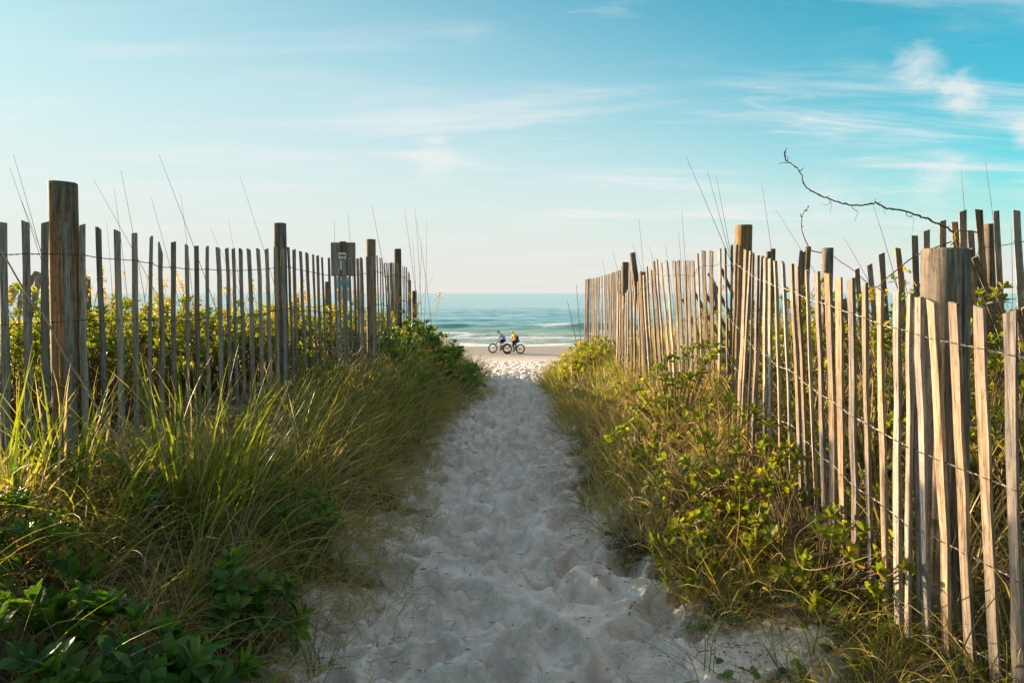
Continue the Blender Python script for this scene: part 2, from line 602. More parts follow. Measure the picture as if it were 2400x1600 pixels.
quads = np.stack([ii[:-1, :-1], ii[:-1, 1:], ii[1:, 1:], ii[1:, :-1]], -1).reshape(-1, 4)

m, n, l = material('pale_dune_sand')
o = n.new('ShaderNodeOutputMaterial')
b = n.new('ShaderNodeBsdfPrincipled')
b.inputs['Specular IOR Level'].default_value = 0.15
tcn = n.new('ShaderNodeTexCoord')


def noise_tex(n, l, vec, scale, detail=6, rough=.6):
    z = n.new('ShaderNodeTexNoise')
    z.inputs['Scale'].default_value = scale
    z.inputs['Detail'].default_value = detail
    z.inputs['Roughness'].default_value = rough
    l.new(vec, z.inputs['Vector'])
    return z.outputs[0]


n1 = noise_tex(n, l, tcn.outputs['Object'], 3.0)
n2 = noise_tex(n, l, tcn.outputs['Object'], 70, 5, .75)
n3 = noise_tex(n, l, tcn.outputs['Object'], 28, 5, .7)
r1 = ramp(n, [(0.3, (0.72, 0.63, 0.57)), (0.7, (0.86, 0.765, 0.70))])
l.new(n1, r1.inputs[0])
# specks of shell and plant crumbs
spk = ramp(n, [(0.30, (0.10, 0.07, 0.05)), (0.405, (1, 1, 1))])
l.new(n2, spk.inputs[0])
n4 = noise_tex(n, l, tcn.outputs['Object'], 9, 7, .68)
pat = ramp(n, [(0.40, (0.66, 0.63, 0.62)), (0.60, (1, 1, 1))])
l.new(n4, pat.inputs[0])
mpat = nd(n, 'ShaderNodeMix', data_type='RGBA', blend_type='MULTIPLY')
mpat.inputs[0].default_value = .8
l.new(r1.outputs[0], mpat.inputs[6])
l.new(pat.outputs[0], mpat.inputs[7])
ml = nd(n, 'ShaderNodeMix', data_type='RGBA', blend_type='MULTIPLY')
ml.inputs[0].default_value = .8
l.new(mpat.outputs[2], ml.inputs[6])
l.new(spk.outputs[0], ml.inputs[7])
at = n.new('ShaderNodeAttribute')
at.attribute_name = 'litter'
lit = vmath(n, l, 'MULTIPLY', at.outputs['Fac'], 1.0)
lm = nd(n, 'ShaderNodeMapRange')
lm.inputs['From Min'].default_value = .35
lm.inputs['From Max'].default_value = .6
l.new(vmath(n, l, 'ADD', vmath(n, l, 'MULTIPLY', n3, .5), vmath(n, l, 'MULTIPLY', lit, .5)), lm.inputs['Value'])
litc = ramp(n, [(0.3, (0.045, 0.033, 0.02)), (0.7, (0.14, 0.10, 0.06))])
l.new(n2, litc.inputs[0])
mx = nd(n, 'ShaderNodeMix', data_type='RGBA')
l.new(vmath(n, l, 'MULTIPLY', lm.outputs[0], vmath(n, l, 'MINIMUM', vmath(n, l, 'MULTIPLY', lit, 3), 1.0)), mx.inputs[0])
l.new(ml.outputs[2], mx.inputs[6])
l.new(litc.outputs[0], mx.inputs[7])
aw = n.new('ShaderNodeAttribute')
aw.attribute_name = 'wet'
mw = nd(n, 'ShaderNodeMix', data_type='RGBA')
l.new(aw.outputs['Fac'], mw.inputs[0])
l.new(mx.outputs[2], mw.inputs[6])
mw.inputs[7].default_value = (0.40, 0.30, 0.21, 1)
l.new(mw.outputs[2], b.inputs['Base Color'])
rr = nd(n, 'ShaderNodeMapRange')
rr.inputs['To Min'].default_value = .95
rr.inputs['To Max'].default_value = .35
l.new(aw.outputs['Fac'], rr.inputs['Value'])
l.new(rr.outputs[0], b.inputs['Roughness'])
bp = n.new('ShaderNodeBump')
bp.inputs['Strength'].default_value = .6
bp.inputs['Distance'].default_value = .03
l.new(vmath(n, l, 'ADD', n3, vmath(n, l, 'MULTIPLY', n2, .35)), bp.inputs['Height'])
l.new(bp.outputs[0], b.inputs['Normal'])
l.new(b.outputs[0], o.inputs[0])
M_SAND = m
V = np.stack([GX, GY, GZ], -1).reshape(-1, 3)
ground = obj('sand_ground', np_mesh('sand_ground', V, 4, quads, M_SAND, {'litter': litter.ravel(), 'wet': wet.ravel()}, True))
tag(ground, kind='structure')

# ------------------------------------------------------------------ sea
SEA = CZ - 4.58
sx = np.concatenate([-np.geomspace(25000, 62, 30), np.arange(-60, 60.1, .4), np.geomspace(62, 25000, 30)])
sy = np.concatenate([np.arange(62, 125, .28), np.arange(125, 240, 1.2), np.geomspace(242, 40000, 60)])
SX, SY = np.meshgrid(sx, sy)
amp = 1 - sstep((SY - 150) / 120)
h = 0.0 * SX
near_shore = sstep((SY - 66) / 10)
for k, (lam, a_, ang) in enumerate([(9, .075, .12), (5.3, .05, -.2), (3.1, .032, .3), (14, .09, -.05), (2.0, .018, -.4)]):
    ph = 2 * math.pi / lam * (SY * math.cos(ang) + SX * math.sin(ang)) + 2.5 * value_noise(SX, SY, .05, 20 + k) * 2
    h += a_ * np.sin(ph) * (1 + 1.2 * value_noise(SX, SY, .09, 40 + k)) * near_shore
foam = np.zeros_like(SX)


def breaker(y0, hgt, front, back, sd, foamfun):
    global h, foam
    yc = y0 + 5 * value_noise(SX, SY * 0, .035, sd) + 1.2 * value_noise(SX, SY * 0, .15, sd + 1)
    hh = hgt * (1 + .5 * value_noise(SX, SY * 0, .06, sd + 2))
    t = SY - yc
    prof = np.where(t < 0, np.exp(-(t / front) ** 2), np.exp(-(t / back) ** 2))
    h = h + hh * prof
    fm = foamfun(SX) * np.where(t < 0, np.exp(-((t + .4) / (front * 1.1)) ** 2), np.exp(-(t / 1.2) ** 2))
    foam = np.maximum(foam, fm)
    trail = .5 * foamfun(SX) * np.exp(-((t - 2.5) / 2.5) ** 2) * (t > 0)
    foam = np.maximum(foam, trail)


gauss = lambda x, c, w: np.exp(-((x - c) / w) ** 2)
breaker(98, .6, 1.6, 4.5, 101, lambda x: .95 * gauss(x, 5.5, 3.2) + .5 * gauss(x, 17, 5) + .8 * gauss(x, -24, 7) + .7 * gauss(x, -45, 6))
breaker(81, .62, 1.3, 3.5, 111, lambda x: 1.0 * gauss(x, -7.0, 4.6) + .9 * gauss(x, 24, 8) + .9 * gauss(x, -30, 6))
breaker(73.5, .22, .8, 2.0, 121, lambda x: .95 + 0 * x)
breaker(125, .4, 2, 6, 131, lambda x: .3 * gauss(x, -18, 6))
swash = (1 - sstep((SY - 68.5) / 6)) * .85
foam = np.maximum(foam, swash * (1 + 1.2 * value_noise(SX, SY, .5, 71)))
h = h * np.where(SY > 230, 0, 1)
SZ = SEA + h * sstep((SY - 62.5) / 8)
ny, nx = SZ.shape
ii = np.arange(ny * nx).reshape(ny, nx)
quads = np.stack([ii[:-1, :-1], ii[:-1, 1:], ii[1:, 1:], ii[1:, :-1]], -1).reshape(-1, 4)
shallow = 1 - sstep((SY - 76) / 62)

m, n, l = material('sea_water')
o = n.new('ShaderNodeOutputMaterial')
b = n.new('ShaderNodeBsdfPrincipled')
tcn = n.new('ShaderNodeTexCoord')
asn = n.new('ShaderNodeAttribute')
asn.attribute_name = 'shallow'
mp = n.new('ShaderNodeMapping')
mp.inputs['Scale'].default_value = (.16, .42, 1)
l.new(tcn.outputs['Object'], mp.inputs[0])
w1 = noise_tex(n, l, mp.outputs[0], 1.0, 8, .62)
mp2 = n.new('ShaderNodeMapping')
mp2.inputs['Scale'].default_value = (.012, .035, 1)
l.new(tcn.outputs['Object'], mp2.inputs[0])
w2 = noise_tex(n, l, mp2.outputs[0], 1.0, 6, .6)
cr = ramp(n, [(0.0, (0.24, 0.47, 0.52)), (0.5, (0.18, 0.44, 0.44)), (0.75, (0.24, 0.42, 0.32)), (1.0, (0.36, 0.40, 0.29))])
l.new(asn.outputs['Fac'], cr.inputs[0])
pr = ramp(n, [(0.35, (.78, .86, .9)), (0.65, (1.15, 1.12, 1.1))])
l.new(w2, pr.inputs[0])
mm = nd(n, 'ShaderNodeMix', data_type='RGBA', blend_type='MULTIPLY')
mm.inputs[0].default_value = 1
l.new(cr.outputs[0], mm.inputs[6])
l.new(pr.outputs[0], mm.inputs[7])
af = n.new('ShaderNodeAttribute')
af.attribute_name = 'foam'
mp3 = n.new('ShaderNodeMapping')
mp3.inputs['Scale'].default_value = (1.0, 1.8, 1.5)
l.new(tcn.outputs['Object'], mp3.inputs[0])
w3 = noise_tex(n, l, mp3.outputs[0], .9, 8, .7)
fm = nd(n, 'ShaderNodeMapRange', interpolation_type='SMOOTHSTEP')
fm.inputs['From Min'].default_value = .62
fm.inputs['From Max'].default_value = .95
l.new(vmath(n, l, 'ADD', w3, vmath(n, l, 'MULTIPLY', af.outputs['Fac'], .55)), fm.inputs['Value'])
fgate = vmath(n, l, 'MULTIPLY', fm.outputs[0], vmath(n, l, 'MINIMUM', vmath(n, l, 'MULTIPLY', af.outputs['Fac'], 4), 1.0))
mf = nd(n, 'ShaderNodeMix', data_type='RGBA')
l.new(fgate, mf.inputs[0])
l.new(mm.outputs[2], mf.inputs[6])
mf.inputs[7].default_value = (.70, .73, .74, 1)
l.new(mf.outputs[2], b.inputs['Base Color'])
fr = nd(n, 'ShaderNodeMapRange')
fr.inputs['To Min'].default_value = .16
fr.inputs['To Max'].default_value = .9
l.new(fgate, fr.inputs['Value'])
l.new(fr.outputs[0], b.inputs['Roughness'])
b.inputs['IOR'].default_value = 1.333
bp = n.new('ShaderNodeBump')
bp.inputs['Strength'].default_value = 1.0
bp.inputs['Distance'].default_value = .6
l.new(vmath(n, l, 'ADD', w1, vmath(n, l, 'MULTIPLY', w2, 2.5)), bp.inputs['Height'])
l.new(bp.outputs[0], b.inputs['Normal'])
l.new(b.outputs[0], o.inputs[0])
V = np.stack([SX, SY, SZ], -1).reshape(-1, 3)
sea = obj('sea', np_mesh('sea', V, 4, quads, m, {'foam': np.clip(foam, 0, 1).ravel(), 'shallow': shallow.ravel()}, True))
tag(sea, kind='structure')


# ------------------------------------------------------------------ fences
def slat_mesh(seed, rough_top=False):
    r = random.Random(seed)
    bm = bmesh.new()
    n = 6
    rings = []
    bx = [r.gauss(0, .0018) for _ in range(n + 1)]
    by = [r.gauss(0, .002) for _ in range(n + 1)]
    sway = r.gauss(0, .008)
    for i in range(n + 1):
        z = i / n
        cx = bx[i] + sway * math.sin(z * math.pi)
        cy = by[i] + r.gauss(0, .001)
        w = .038 * (1 + r.gauss(0, .05)) / 2
        t = .013 * (1 + r.gauss(0, .08)) / 2
        sk = [r.gauss(0, .0016) for _ in range(4)]
        top = [0, 0, 0, 0]
        if i == n:
            s = r.gauss(0, .005)
            top = [s, -s, -s, s]
            if rough_top:
                top = [0, -.06, -.055, -.004]
        rings.append([bm.verts.new((cx + dx * w + sk[k], cy + dy * t, z + top[k])) for k, (dx, dy) in enumerate(((-1, -1), (1, -1), (1, 1), (-1, 1)))])
    for i in range(n):
        for k in range(4):
            bm.faces.new((rings[i][k], rings[i][(k + 1) % 4], rings[i + 1][(k + 1) % 4], rings[i + 1][k]))
    bm.faces.new(rings[0][::-1])
    bm.faces.new(rings[-1])
    return bm_mesh('slat', bm, M_SLAT)


SLATS = [slat_mesh(s) for s in range(12)]
SLAT_BROKEN = slat_mesh(77, True)


def place(o, root, B, T, nrm, sx=1.0, sy=1.0):
    """stand a unit-long piece between B and T, its broad face along nrm"""
    zax = (T - B)
    L = zax.length
    zax = zax / L
    yax = (nrm - zax * nrm.dot(zax)).normalized() * -1
    xax = yax.cross(zax)
    M = Matrix((xax * sx, yax * sy, zax * L)).transposed().to_4x4()
    M.translation = B - root.location
    o.matrix_local = M


def depth_of(px, tbl):
    a = sorted(tbl)
    return float(np.interp(px, [t[0] for t in a], [t[1] for t in a]))


def post_mesh(r, length, seed):
    """round timber post with checks and a slightly uneven sawn top"""
    rr = random.Random(seed)
    bm = bmesh.new()
    sides, n = 20, 9
    rings = []
    ph = [rr.uniform(0, 6.28) for _ in range(4)]
    tilt = (rr.gauss(0, .03), rr.gauss(0, .03))
    for i in range(n + 1):
        z = length * i / n
        ring = []
        for k in range(sides):
            a = 2 * math.pi * k / sides
            q = r * (1 + .02 * math.sin(2 * a + ph[0]) + .015 * math.sin(3 * a + ph[1] + z * 2) + rr.gauss(0, .006)) * (1.03 - .05 * i / n)
            if k in (3, 11) and 2 < i:
                q *= .93
            zz = z + (r * (math.cos(a) * tilt[0] + math.sin(a) * tilt[1]) if i == n else 0)
            ring.append(bm.verts.new((q * math.cos(a), q * math.sin(a), zz)))
        rings.append(ring)
    top = [bm.verts.new((v.co.x * .90, v.co.y * .90, v.co.z + .005)) for v in rings[-1]]
    rings.append(top)
    for i in range(len(rings) - 1):
        for k in range(sides):
            k2 = (k + 1) % sides
            bm.faces.new((rings[i][k], rings[i][k2], rings[i + 1][k2], rings[i + 1][k]))
    bm.faces.new(rings[0][::-1])
    bm.faces.new(top)
    me = bm_mesh('post', bm, M_POST, True)
    return me


def make_post(root, px, py, d, wpx, lean=0.0, leany=0.0, seed=1, name='post', label=None):
    T = ray(px, py, d)
    r = wpx / F * d / 2 * .98
    base_z = float(gz(T.x, d)) - .25
    L = (T.z - base_z) / max(.5, math.cos(math.hypot(lean, leany)))
    o = bpy.data.objects.new(name, post_mesh(r, L, seed))
    link(o, root)
    ax = Vector((math.tan(lean), math.tan(leany), 1)).normalized()
    B = T - ax * L
    rot = Vector((0, 0, 1)).rotation_difference(ax).to_matrix().to_4x4()
    rot.translation = B - (root.location if root else Vector())
    o.matrix_local = rot
    if label:
        o['label'] = label
    return o


def make_wire(root, stations, frac, mat, rad=.0016, spread=.011, name='wire', sagf=None):
    """two strands twisted together, parted round every slat. stations: (B, T, nrm)"""
    bm = bmesh.new()
    C = []
    for i, (B, T, nrm) in enumerate(stations):
        f = frac(i) if callable(frac) else frac
        C.append((B + (T - B) * f, nrm))
    for s in (0, 1):
        pts = []
        for i in range(len(C) - 1):
            (a, na), (b_, nb) = C[i], C[i + 1]
            gap = (b_ - a).length
            nt = max(1, int(gap / .035))
            K = max(5, nt * 4)
            if gap > .5:
                K = int(gap / .03)
            for k in range(K):
                t = k / K
                p = a.lerp(b_, t)
                nn = na.lerp(nb, t).normalized()
                tan = (b_ - a).normalized()
                up = tan.cross(nn)
                ang = math.pi * s + t * math.pi * (2 * nt + (0 if nt else 1))
                rr = spread * max(0, 1 - min(t, 1 - t) * gap / .022) + rad * 1.15
                off = (nn * math.cos(ang) + up * math.sin(ang)) * rr
                if min(t, 1 - t) * gap < .024:
                    off = nn * (1 if s == 0 else -1) * rr
                p = p + off - Vector((0, 0, .03 * 4 * t * (1 - t) * min(gap, 1.5)))
                pts.append(p - root.location)
        tube_into(bm, pts, rad, 4)
    return obj(name, bm_mesh('wire', bm, mat), root)


def build_slats(root, data, dtbl, height=1.2, yaw0=None, jitter=.25, seed=0, name='slat', width=1.0, minang=None):
    """data: (top px, top py, px shift from top to foot[, height]); returns stations for the wires"""
    r = random.Random(seed)
    tops = []
    for it in data:
        d = it[4] if len(it) > 4 else depth_of(it[0], dtbl)
        tops.append(ray(it[0], it[1], d))
    st = []
    for i, it in enumerate(data):
        T = tops[i]
        d = T.y
        hgt = it[3] if len(it) > 3 and it[3] else height * r.uniform(.985, 1.015)
        B = Vector((T.x, d, T.z - hgt))
        pyb = proj(B)[1]
        B = ray(it[0] + it[2], pyb, d)
        a, b_ = tops[max(i - 1, 0)], tops[min(i + 1, len(tops) - 1)]
        tan = Vector((b_.x - a.x, b_.y - a.y, 0))
        tan = tan.normalized() if tan.length > 1e-4 else Vector((1, 0, 0))
        nrm = Vector((tan.y, -tan.x, 0))
        if nrm.dot(Vector((-T.x, -T.y, 0))) < 0:
            nrm = -nrm
        if yaw0 is not None:
            nrm = Vector((math.sin(R(yaw0)), -math.cos(R(yaw0)), 0))
        ang = r.gauss(0, jitter) * (.25 if it[0] > 2140 else 1)
        nrm = Matrix.Rotation(ang, 3, 'Z') @ nrm
        o = bpy.data.objects.new(name, SLAT_BROKEN if len(it) > 5 else SLATS[r.randrange(len(SLATS))])
        link(o, root)
        wd_ = width(it[0]) if callable(width) else width
        place(o, root, B, T, nrm, wd_ * r.uniform(.88, 1.08) * (1 if r.random() < .5 else -1), r.uniform(.9, 1.15))
        st.append((B, T, nrm))
    return st


# --- left fence along the path
LT = [(-120, 3.55), (25, 3.72), (150, 3.86), (315, 4.45), (407, 4.85), (511, 5.4), (605, 5.85), (656, 6.1), (745, 6.75), (840, 7.4), (880, 7.65), (912, 9.3), (935, 10.4), (952, 11.6), (975, 13)]
left_data = [(-64, 515, 4), (-20, 520, 4), (6, 521, 6), (58, 519, 4), (105, 521, 6), (150, 521, 12), (193, 526, 11), (229, 535, 19), (273, 541, 11), (316, 546, 6), (354, 555, -4), (376, 566, 5, 0, 0, 1),
             (407, 567, 5), (437, 574, 3), (461, 576, 5), (485, 578, 4), (511, 581, 8), (532, 582, 9), (548, 583, 9), (563, 584, 10), (584, 584, 10), (605, 583.5, 11), (626, 583, 10), (645, 580, 7), (661, 581, 9), (676, 579.5, 14),
             (689, 585, 11), (704.5, 589, 14), (719, 593, 15), (733, 596.5, 13), (744.5, 599, 12), (755, 603, 12), (770, 604, 12), (784, 605.5, 10), (794, 606, 8), (803, 607, 7), (809, 607.6, 8), (819, 607, 8), (830, 607, 8),
             (838.5, 606, 6), (844, 605, 5), (848, 604, 5), (861, 603, 4), (873, 602, 5), (884, 600, 6), (891, 604, 7), (896, 606, 6), (901, 617, 14), (906, 616, 10), (910, 617, 9), (914, 616, 8), (918, 616, 6), (922, 616, 5), (926, 617, 4),
             (930, 617, 3), (934, 618, 3), (939, 619, 3), (944, 624, 3), (948, 625, 2), (952, 627, 2), (956, 636, 2), (960, 640, 2)]
for it in left_data:
    pass
left_data = [(a[0], a[1], a[2]) + ((a[3] or None, depth_of(a[0], LT), 1) if len(a) > 3 else ()) for a in left_data]
base = ray(150, 1090, 3.9)
lf = empty('slat_fence', (-2.2, 3.9, float(gz(-2.2, 3.9))), 'weathered wire-bound slat fence with tall round posts on the left of the path', 'fence')
st = build_slats(lf, left_data, LT, 1.22, jitter=.14, seed=3, width=lambda q: .88 if q < 720 else .62)
for frac in (.875, .60, .335, .09):
    make_wire(lf, st, frac, M_RUST)
make_post(lf, 148, 429, 4.0, 63, .02, 0, 1)
make_post(lf, 656, 525, 6.2, 30, .0, 0, 2)
make_post(lf, 869, 562, 7.75, 23, .0, 0, 3)
make_post(lf, 932, 584, 10.4, 17, .0, 0, 4)
make_post(lf, 960, 657, 12.6, 7, 0, 0, 5)
make_post(lf, 971, 682, 13.2, 12, 0, 0, 6)

# --- right fence, near row
RT = [(2600, 2.03), (2480, 2.17), (2367, 2.3), (2295, 2.39), (2233, 2.48), (2185, 2.57), (2134, 2.67), (2102, 2.74), (2050, 2.87), (2000, 3.02), (1940, 3.26), (1890, 3.5), (1855, 3.72), (1818, 4.0), (1794, 4.25), (1775, 4.5), (1750, 4.85), (1728, 5.3), (1716, 5.65),
      (1704, 6.2), (1690, 6.45), (1640, 6.66), (1560, 7.05), (1532, 7.25), (1508, 7.5), (1488, 8.0), (1449, 8.9)]
right_data = [(1449, 684, -4), (1455, 688, -4), (1461, 692.6, -3), (1467.5, 686, -3), (1472, 680, -2), (1480, 682, 0), (1488, 683, 0), (1495, 660, 8), (1502, 637, 16), (1508, 645, 17), (1515, 625.6, 18), (1525, 632.6, 19), (1532, 612, 22), (1539, 608.6, 22), (1549, 615.4, 24),
              (1562, 612, 20), (1579, 612, 16), (1590.4, 610, 14), (1604, 611, 9), (1614, 611, 7), (1624, 611, 10), (1635.5, 594, 12), (1649, 587.4, 11), (1667, 588, 5), (1688, 582.5, -3), (1700, 581.6, 6), (1716, 575, -6), (1727.5, 573, -13), (1737, 578, -15),
              (1748, 585, -20), (1759, 588.4, -22), (1766.7, 595, -14), (1775, 600, -10), (1788.6, 602, -24), (1794, 604, 0), (1805, 606, 3), (1819, 611, 12), (1836, 615, 22), (1855.6, 618, 26), (1870.5, 624.5, 27), (1890.7, 633, 25), (1914.5, 636.5, 24),
              (1940, 641, 14), (1966.7, 651, 12), (1997, 655, 13), (2028, 665.7, 15), (2060, 677.8, 17), (2102, 684.8, 5), (2134, 689, -3), (2155, 696.6, 20), (2185, 704.4, 36), (2233, 709, 44), (2295.6, 719, 38), (2367, 730.5, 28), (2448, 742, 24), (2540, 752, 20)]
rf = empty('slat_fence', (1.45, 3.2, float(gz(1.45, 3.2))), 'pale sunlit slat fence leaning in on the right of the path, nearest row', 'fence')
st = build_slats(rf, right_data, RT, 1.22, jitter=.16, seed=8, width=.9)
NR = len(st)
for fr in (.895, .56, .33, .07):
    make_wire(rf, st, fr, M_WIRE)
make_post(rf, 2216, 586, 2.78, 104, -.03, 0, 11)
make_post(rf, 1743, 529, 5.75, 40, .0, 0, 12)
make_post(rf, 1508, 638, 7.75, 24, -.05, 0, 13)
# a split stake in front of the thick post
build_slats(rf, [(2150, 760, 14, 1.05, 2.66)], RT, seed=5)

# --- right fence, far end by the beach
FT = [(1460, 9.6), (1425, 10.6), (1373, 12.2)]
far_data = [(1373, 654, -3), (1377, 655, -3), (1381, 653, -2), (1385, 654, -3), (1390, 652, -2), (1394, 652, -3), (1399, 651, -2), (1404, 649, -2), (1410, 647, -1), (1416, 645, 2), (1421, 644, 0), (1426, 642, 3), (1431, 641, 0), (1435, 639, 4), (1440, 638, 2), (1444, 636, 2), (1448, 635, 3), (1453, 633.5, 2)]
ff = empty('slat_fence', (1.4, 10.8, float(gz(1.4, 10.8))), 'far end of the right slat fence with close slats against the sea', 'fence')
st = build_slats(ff, far_data, FT, 1.25, yaw0=-62, jitter=.2, seed=9, width=.62)
for fr in (.88, .6, .33):
    make_wire(ff, st, fr, M_WIRE)
make_post(ff, 1465, 615, 9.7, 17, 0, 0, 14)
make_post(ff, 1482, 593, 9.0, 15, -.14, 0, 15, label='round post tilted to the left')
build_slats(ff, [(1476, 616, 8, 1.2, 9.2), (1479, 617, 14, 1.2, 9.15)], FT, seed=2)

# --- fence behind the right one
BT = [(2460, 4.6), (2383, 4.75), (2294, 4.9), (2210, 5.05), (2104, 5.35), (2008, 5.9), (1940, 7.0), (1890, 7.8), (1808, 9.5)]
back_data = [(2450, 490, -2), (2383.5, 493, 22), (2335.5, 494, 24), (2294, 491, 24), (2275, 541, 14, .95), (2258, 494, 14), (2236.7, 520, 22), (2210, 517, 16), (2171.6, 540, 12, 1.05), (2142.7, 552, 12), (2104, 581, 24), (2067, 594, 32), (2038, 620, 34), (2008.5, 630, 34)]
back_data = [(a[0], a[1], a[2]) + ((a[3],) if len(a) > 3 else ()) for a in back_data]
bf = empty('slat_fence', (3.0, 5.2, float(gz(3.0, 5.2))), 'dark broken slat fence standing behind the sunlit right fence', 'fence')
st = build_slats(bf, back_data, BT, 1.2, yaw0=-20, jitter=.25, seed=12)
make_wire(bf, st[:8], lambda i: .86 - .02 * i, M_RUST, name='wire')
make_wire(bf, st, .55, M_RUST, name='wire')
make_post(bf, 2318, 526, 5.1, 23, -.07, 0, 21)
make_post(bf, 1940, 582, 7.2, 27, 0, 0, 22)
make_post(bf, 1894, 579, 8.0, 14, .03, 0, 23)
make_post(bf, 1802, 590, 9.4, 13, 0, 0, 24)
make_post(bf, 1811, 584, 9.7, 13, 0, 0, 25)
# collapsed slats hanging in the wire
loose = [((2272, 585), (2330, 760), 4.6), ((2285, 602), (2370, 790), 4.5), ((2270, 600), (2285, 720), 4.65), ((2266, 625), (2280, 740), 4.6), ((2318, 710), (2350, 800), 4.3), ((2400, 720), (2440, 800), 4.2), ((2385, 725), (2420, 820), 4.3),
         ((1660, 640), (1760, 830), 7.6), ((1690, 630), (1765, 800), 7.5), ((1625, 680), (1720, 850), 7.8), ((1655, 690), (1740, 840), 7.4), ((1672, 660), (1700, 850), 7.2), ((1600, 700), (1660, 830), 7.7), ((1885, 590), (1880, 760), 7.6), ((1878, 587), (1868, 760), 7.7),
         ((1930, 700), (1985, 850), 4.6), ((1952, 705), (2010, 870), 4.4), ((1975, 700), (2030, 860), 4.3)]
for k, (a, b_, d) in enumerate(loose):
    o = bpy.data.objects.new('slat', SLATS[k % len(SLATS)])
    link(o, bf)
    place(o, bf, ray(*b_, d + .15), ray(*a, d), Vector((-.5, -.85, 0)), .8)
top_wire = [ray(x, y_, d) for x, y_, d in [(1953, 600, 7.1), (1968, 612, 6.9), (1990, 626, 6.6), (2010, 642, 6.2), (2030, 660, 5.8), (2055, 672, 5.6), (2080, 650, 5.4), (2105, 630, 5.3), (2140, 603, 5.15), (2180, 585, 5.05), (2230, 566, 5.0)]]
bm = bmesh.new()
tube_into(bm, [p - bf.location for p in smooth_path(top_wire, 60)], .004, 6)
obj('wire', bm_mesh('wire', bm, M_RUST), bf)

# --- fallen fence and stumps behind the left fence
fb = empty('slat_fence', ray(75, 720, 5.6), 'fallen grey slats tilted among yellow leaves behind the left fence', 'fence')
for k, (a, b_, d) in enumerate([((86, 636), (60, 690), 5.6), ((96, 640), (80, 730), 5.4), ((30, 670), (10, 700), 5.7), ((118, 650), (112, 760), 5.3), ((40, 668), (20, 715), 5.5), ((70, 645), (40, 740), 5.8)]):
    o = bpy.data.objects.new('slat', SLATS[(k * 5) % len(SLATS)])
    link(o, fb)
    place(o, fb, ray(*b_, d - .1), ray(*a, d), Vector((.2, -1, 0)), .85)
for (px, py, d, w, lab) in [(206, 650, 7.5, 11, 'short round post top beyond the left fence, beside the nearest tall post'), (516, 686, 9.0, 9, 'low post stump beyond the left fence, in yellow-green scrub'),
                            (767, 661, 9.5, 13, 'low round post just left of the beach notice board'), (697, 697, 8.5, 8, 'small post stump between the second tall post and the notice board'), (432, 690, 9.2, 7, 'thin post stump seen through the middle of the left fence')]:
    T = ray(px, py, d)
    rt = empty('wooden_post', (T.x, d, float(gz(T.x, d))), lab, 'post', 'old post stumps behind the left fence')
    make_post(rt, px, py, d, w, 0, 0, int(px), 'shaft')

# ------------------------------------------------------------------ notice board
SD = 12.0
sg = empty('notice_board', (ray(805, 700, SD).x, SD, float(gz(ray(805, 700, SD).x, SD))), 'square-backed beach notice board on a post behind the left fence', 'sign')
M_BACK = plain('bare_sign_back', (0.27, 0.235, 0.20), .6, .1, .2, 6)
M_WHITE = plain('white_sign_paint', (0.86, 0.88, 0.88), .5, 0, .06, 20)
M_BLUE = plain('blue_sign_print', (0.03, 0.50, 0.80), .5, 0, .06, 20)
M_BLACK = plain('black_sign_print', (0.02, 0.02, 0.02), .5, 0, .1, 20)
M_REDP = plain('red_sign_print', (0.35, 0.08, 0.10), .5, 0, .1, 20)
M_GREYP = plain('grey_sign_print', (0.33, 0.36, 0.40), .5, 0, .1, 20)


def rounded_plate(x0, y0, x1, y1, d, th, rad, mat, name, parent):
    a, b_ = ray(x0, y0, d), ray(x1, y1, d)
    X0, X1, Z1, Z0 = a.x, b_.x, a.z, b_.z
    bm = bmesh.new()
    pts = []
    for (cx, cz, a0) in ((X1 - rad, Z1 - rad, 0), (X0 + rad, Z1 - rad, 90), (X0 + rad, Z0 + rad, 180), (X1 - rad, Z0 + rad, 270)):
        for k in range(6):
            an = R(a0 + 90 * k / 5)
            pts.append((cx + rad * math.cos(an), cz + rad * math.sin(an)))
    f = [bm.verts.new((x, d, z)) for x, z in pts]
    g = [bm.verts.new((x, d + th, z)) for x, z in pts]
    bm.faces.new(f[::-1])
    bm.faces.new(g)
    for k in range(len(f)):
        k2 = (k + 1) % len(f)
        bm.faces.new((f[k], f[k2], g[k2], g[k]))
    bmesh.ops.translate(bm, verts=bm.verts, vec=-sg.location)
    bmesh.ops.recalc_face_normals(bm, faces=bm.faces)
    return obj(name, bm_mesh(name, bm, mat), parent)


rounded_plate(775, 568, 834, 647, SD + .05, .004, .02, M_BACK, 'panel', sg)
kp = rounded_plate(793, 592, 811.5, 632, SD - .06, .004, .015, M_WHITE, 'warning_plate', sg)
lp = rounded_plate(788, 649, 823, 706, SD - .06, .004, .006, M_WHITE, 'notice_plate', sg)
bm = bmesh.new()
a = ray(798, 566, SD)
c = a - sg.location
box_into(bm, (c.x + .04, 0, (c.z - .2) / 2), (.085, .09, c.z + .2))
obj('post', bm_mesh('post', bm, M_POST), sg)


def strip(x0, y0, x1, y1, mat, name, parent, d=SD - .0645):
    rounded_plate(x0, y0, x1, y1, d, .003, .0005, mat, name, parent)


strip(789, 656, 822, 674, M_BLUE, 'blue_band', lp)
for yy in (652.2, 680, 694):
    strip(790, yy, 820, yy + 1.1, M_REDP, 'print_line', lp)
for yy in (683, 685.5, 688, 690.5, 697, 699.5, 702):
    strip(790, yy, 821, yy + .8, M_GREYP, 'print_line', lp)


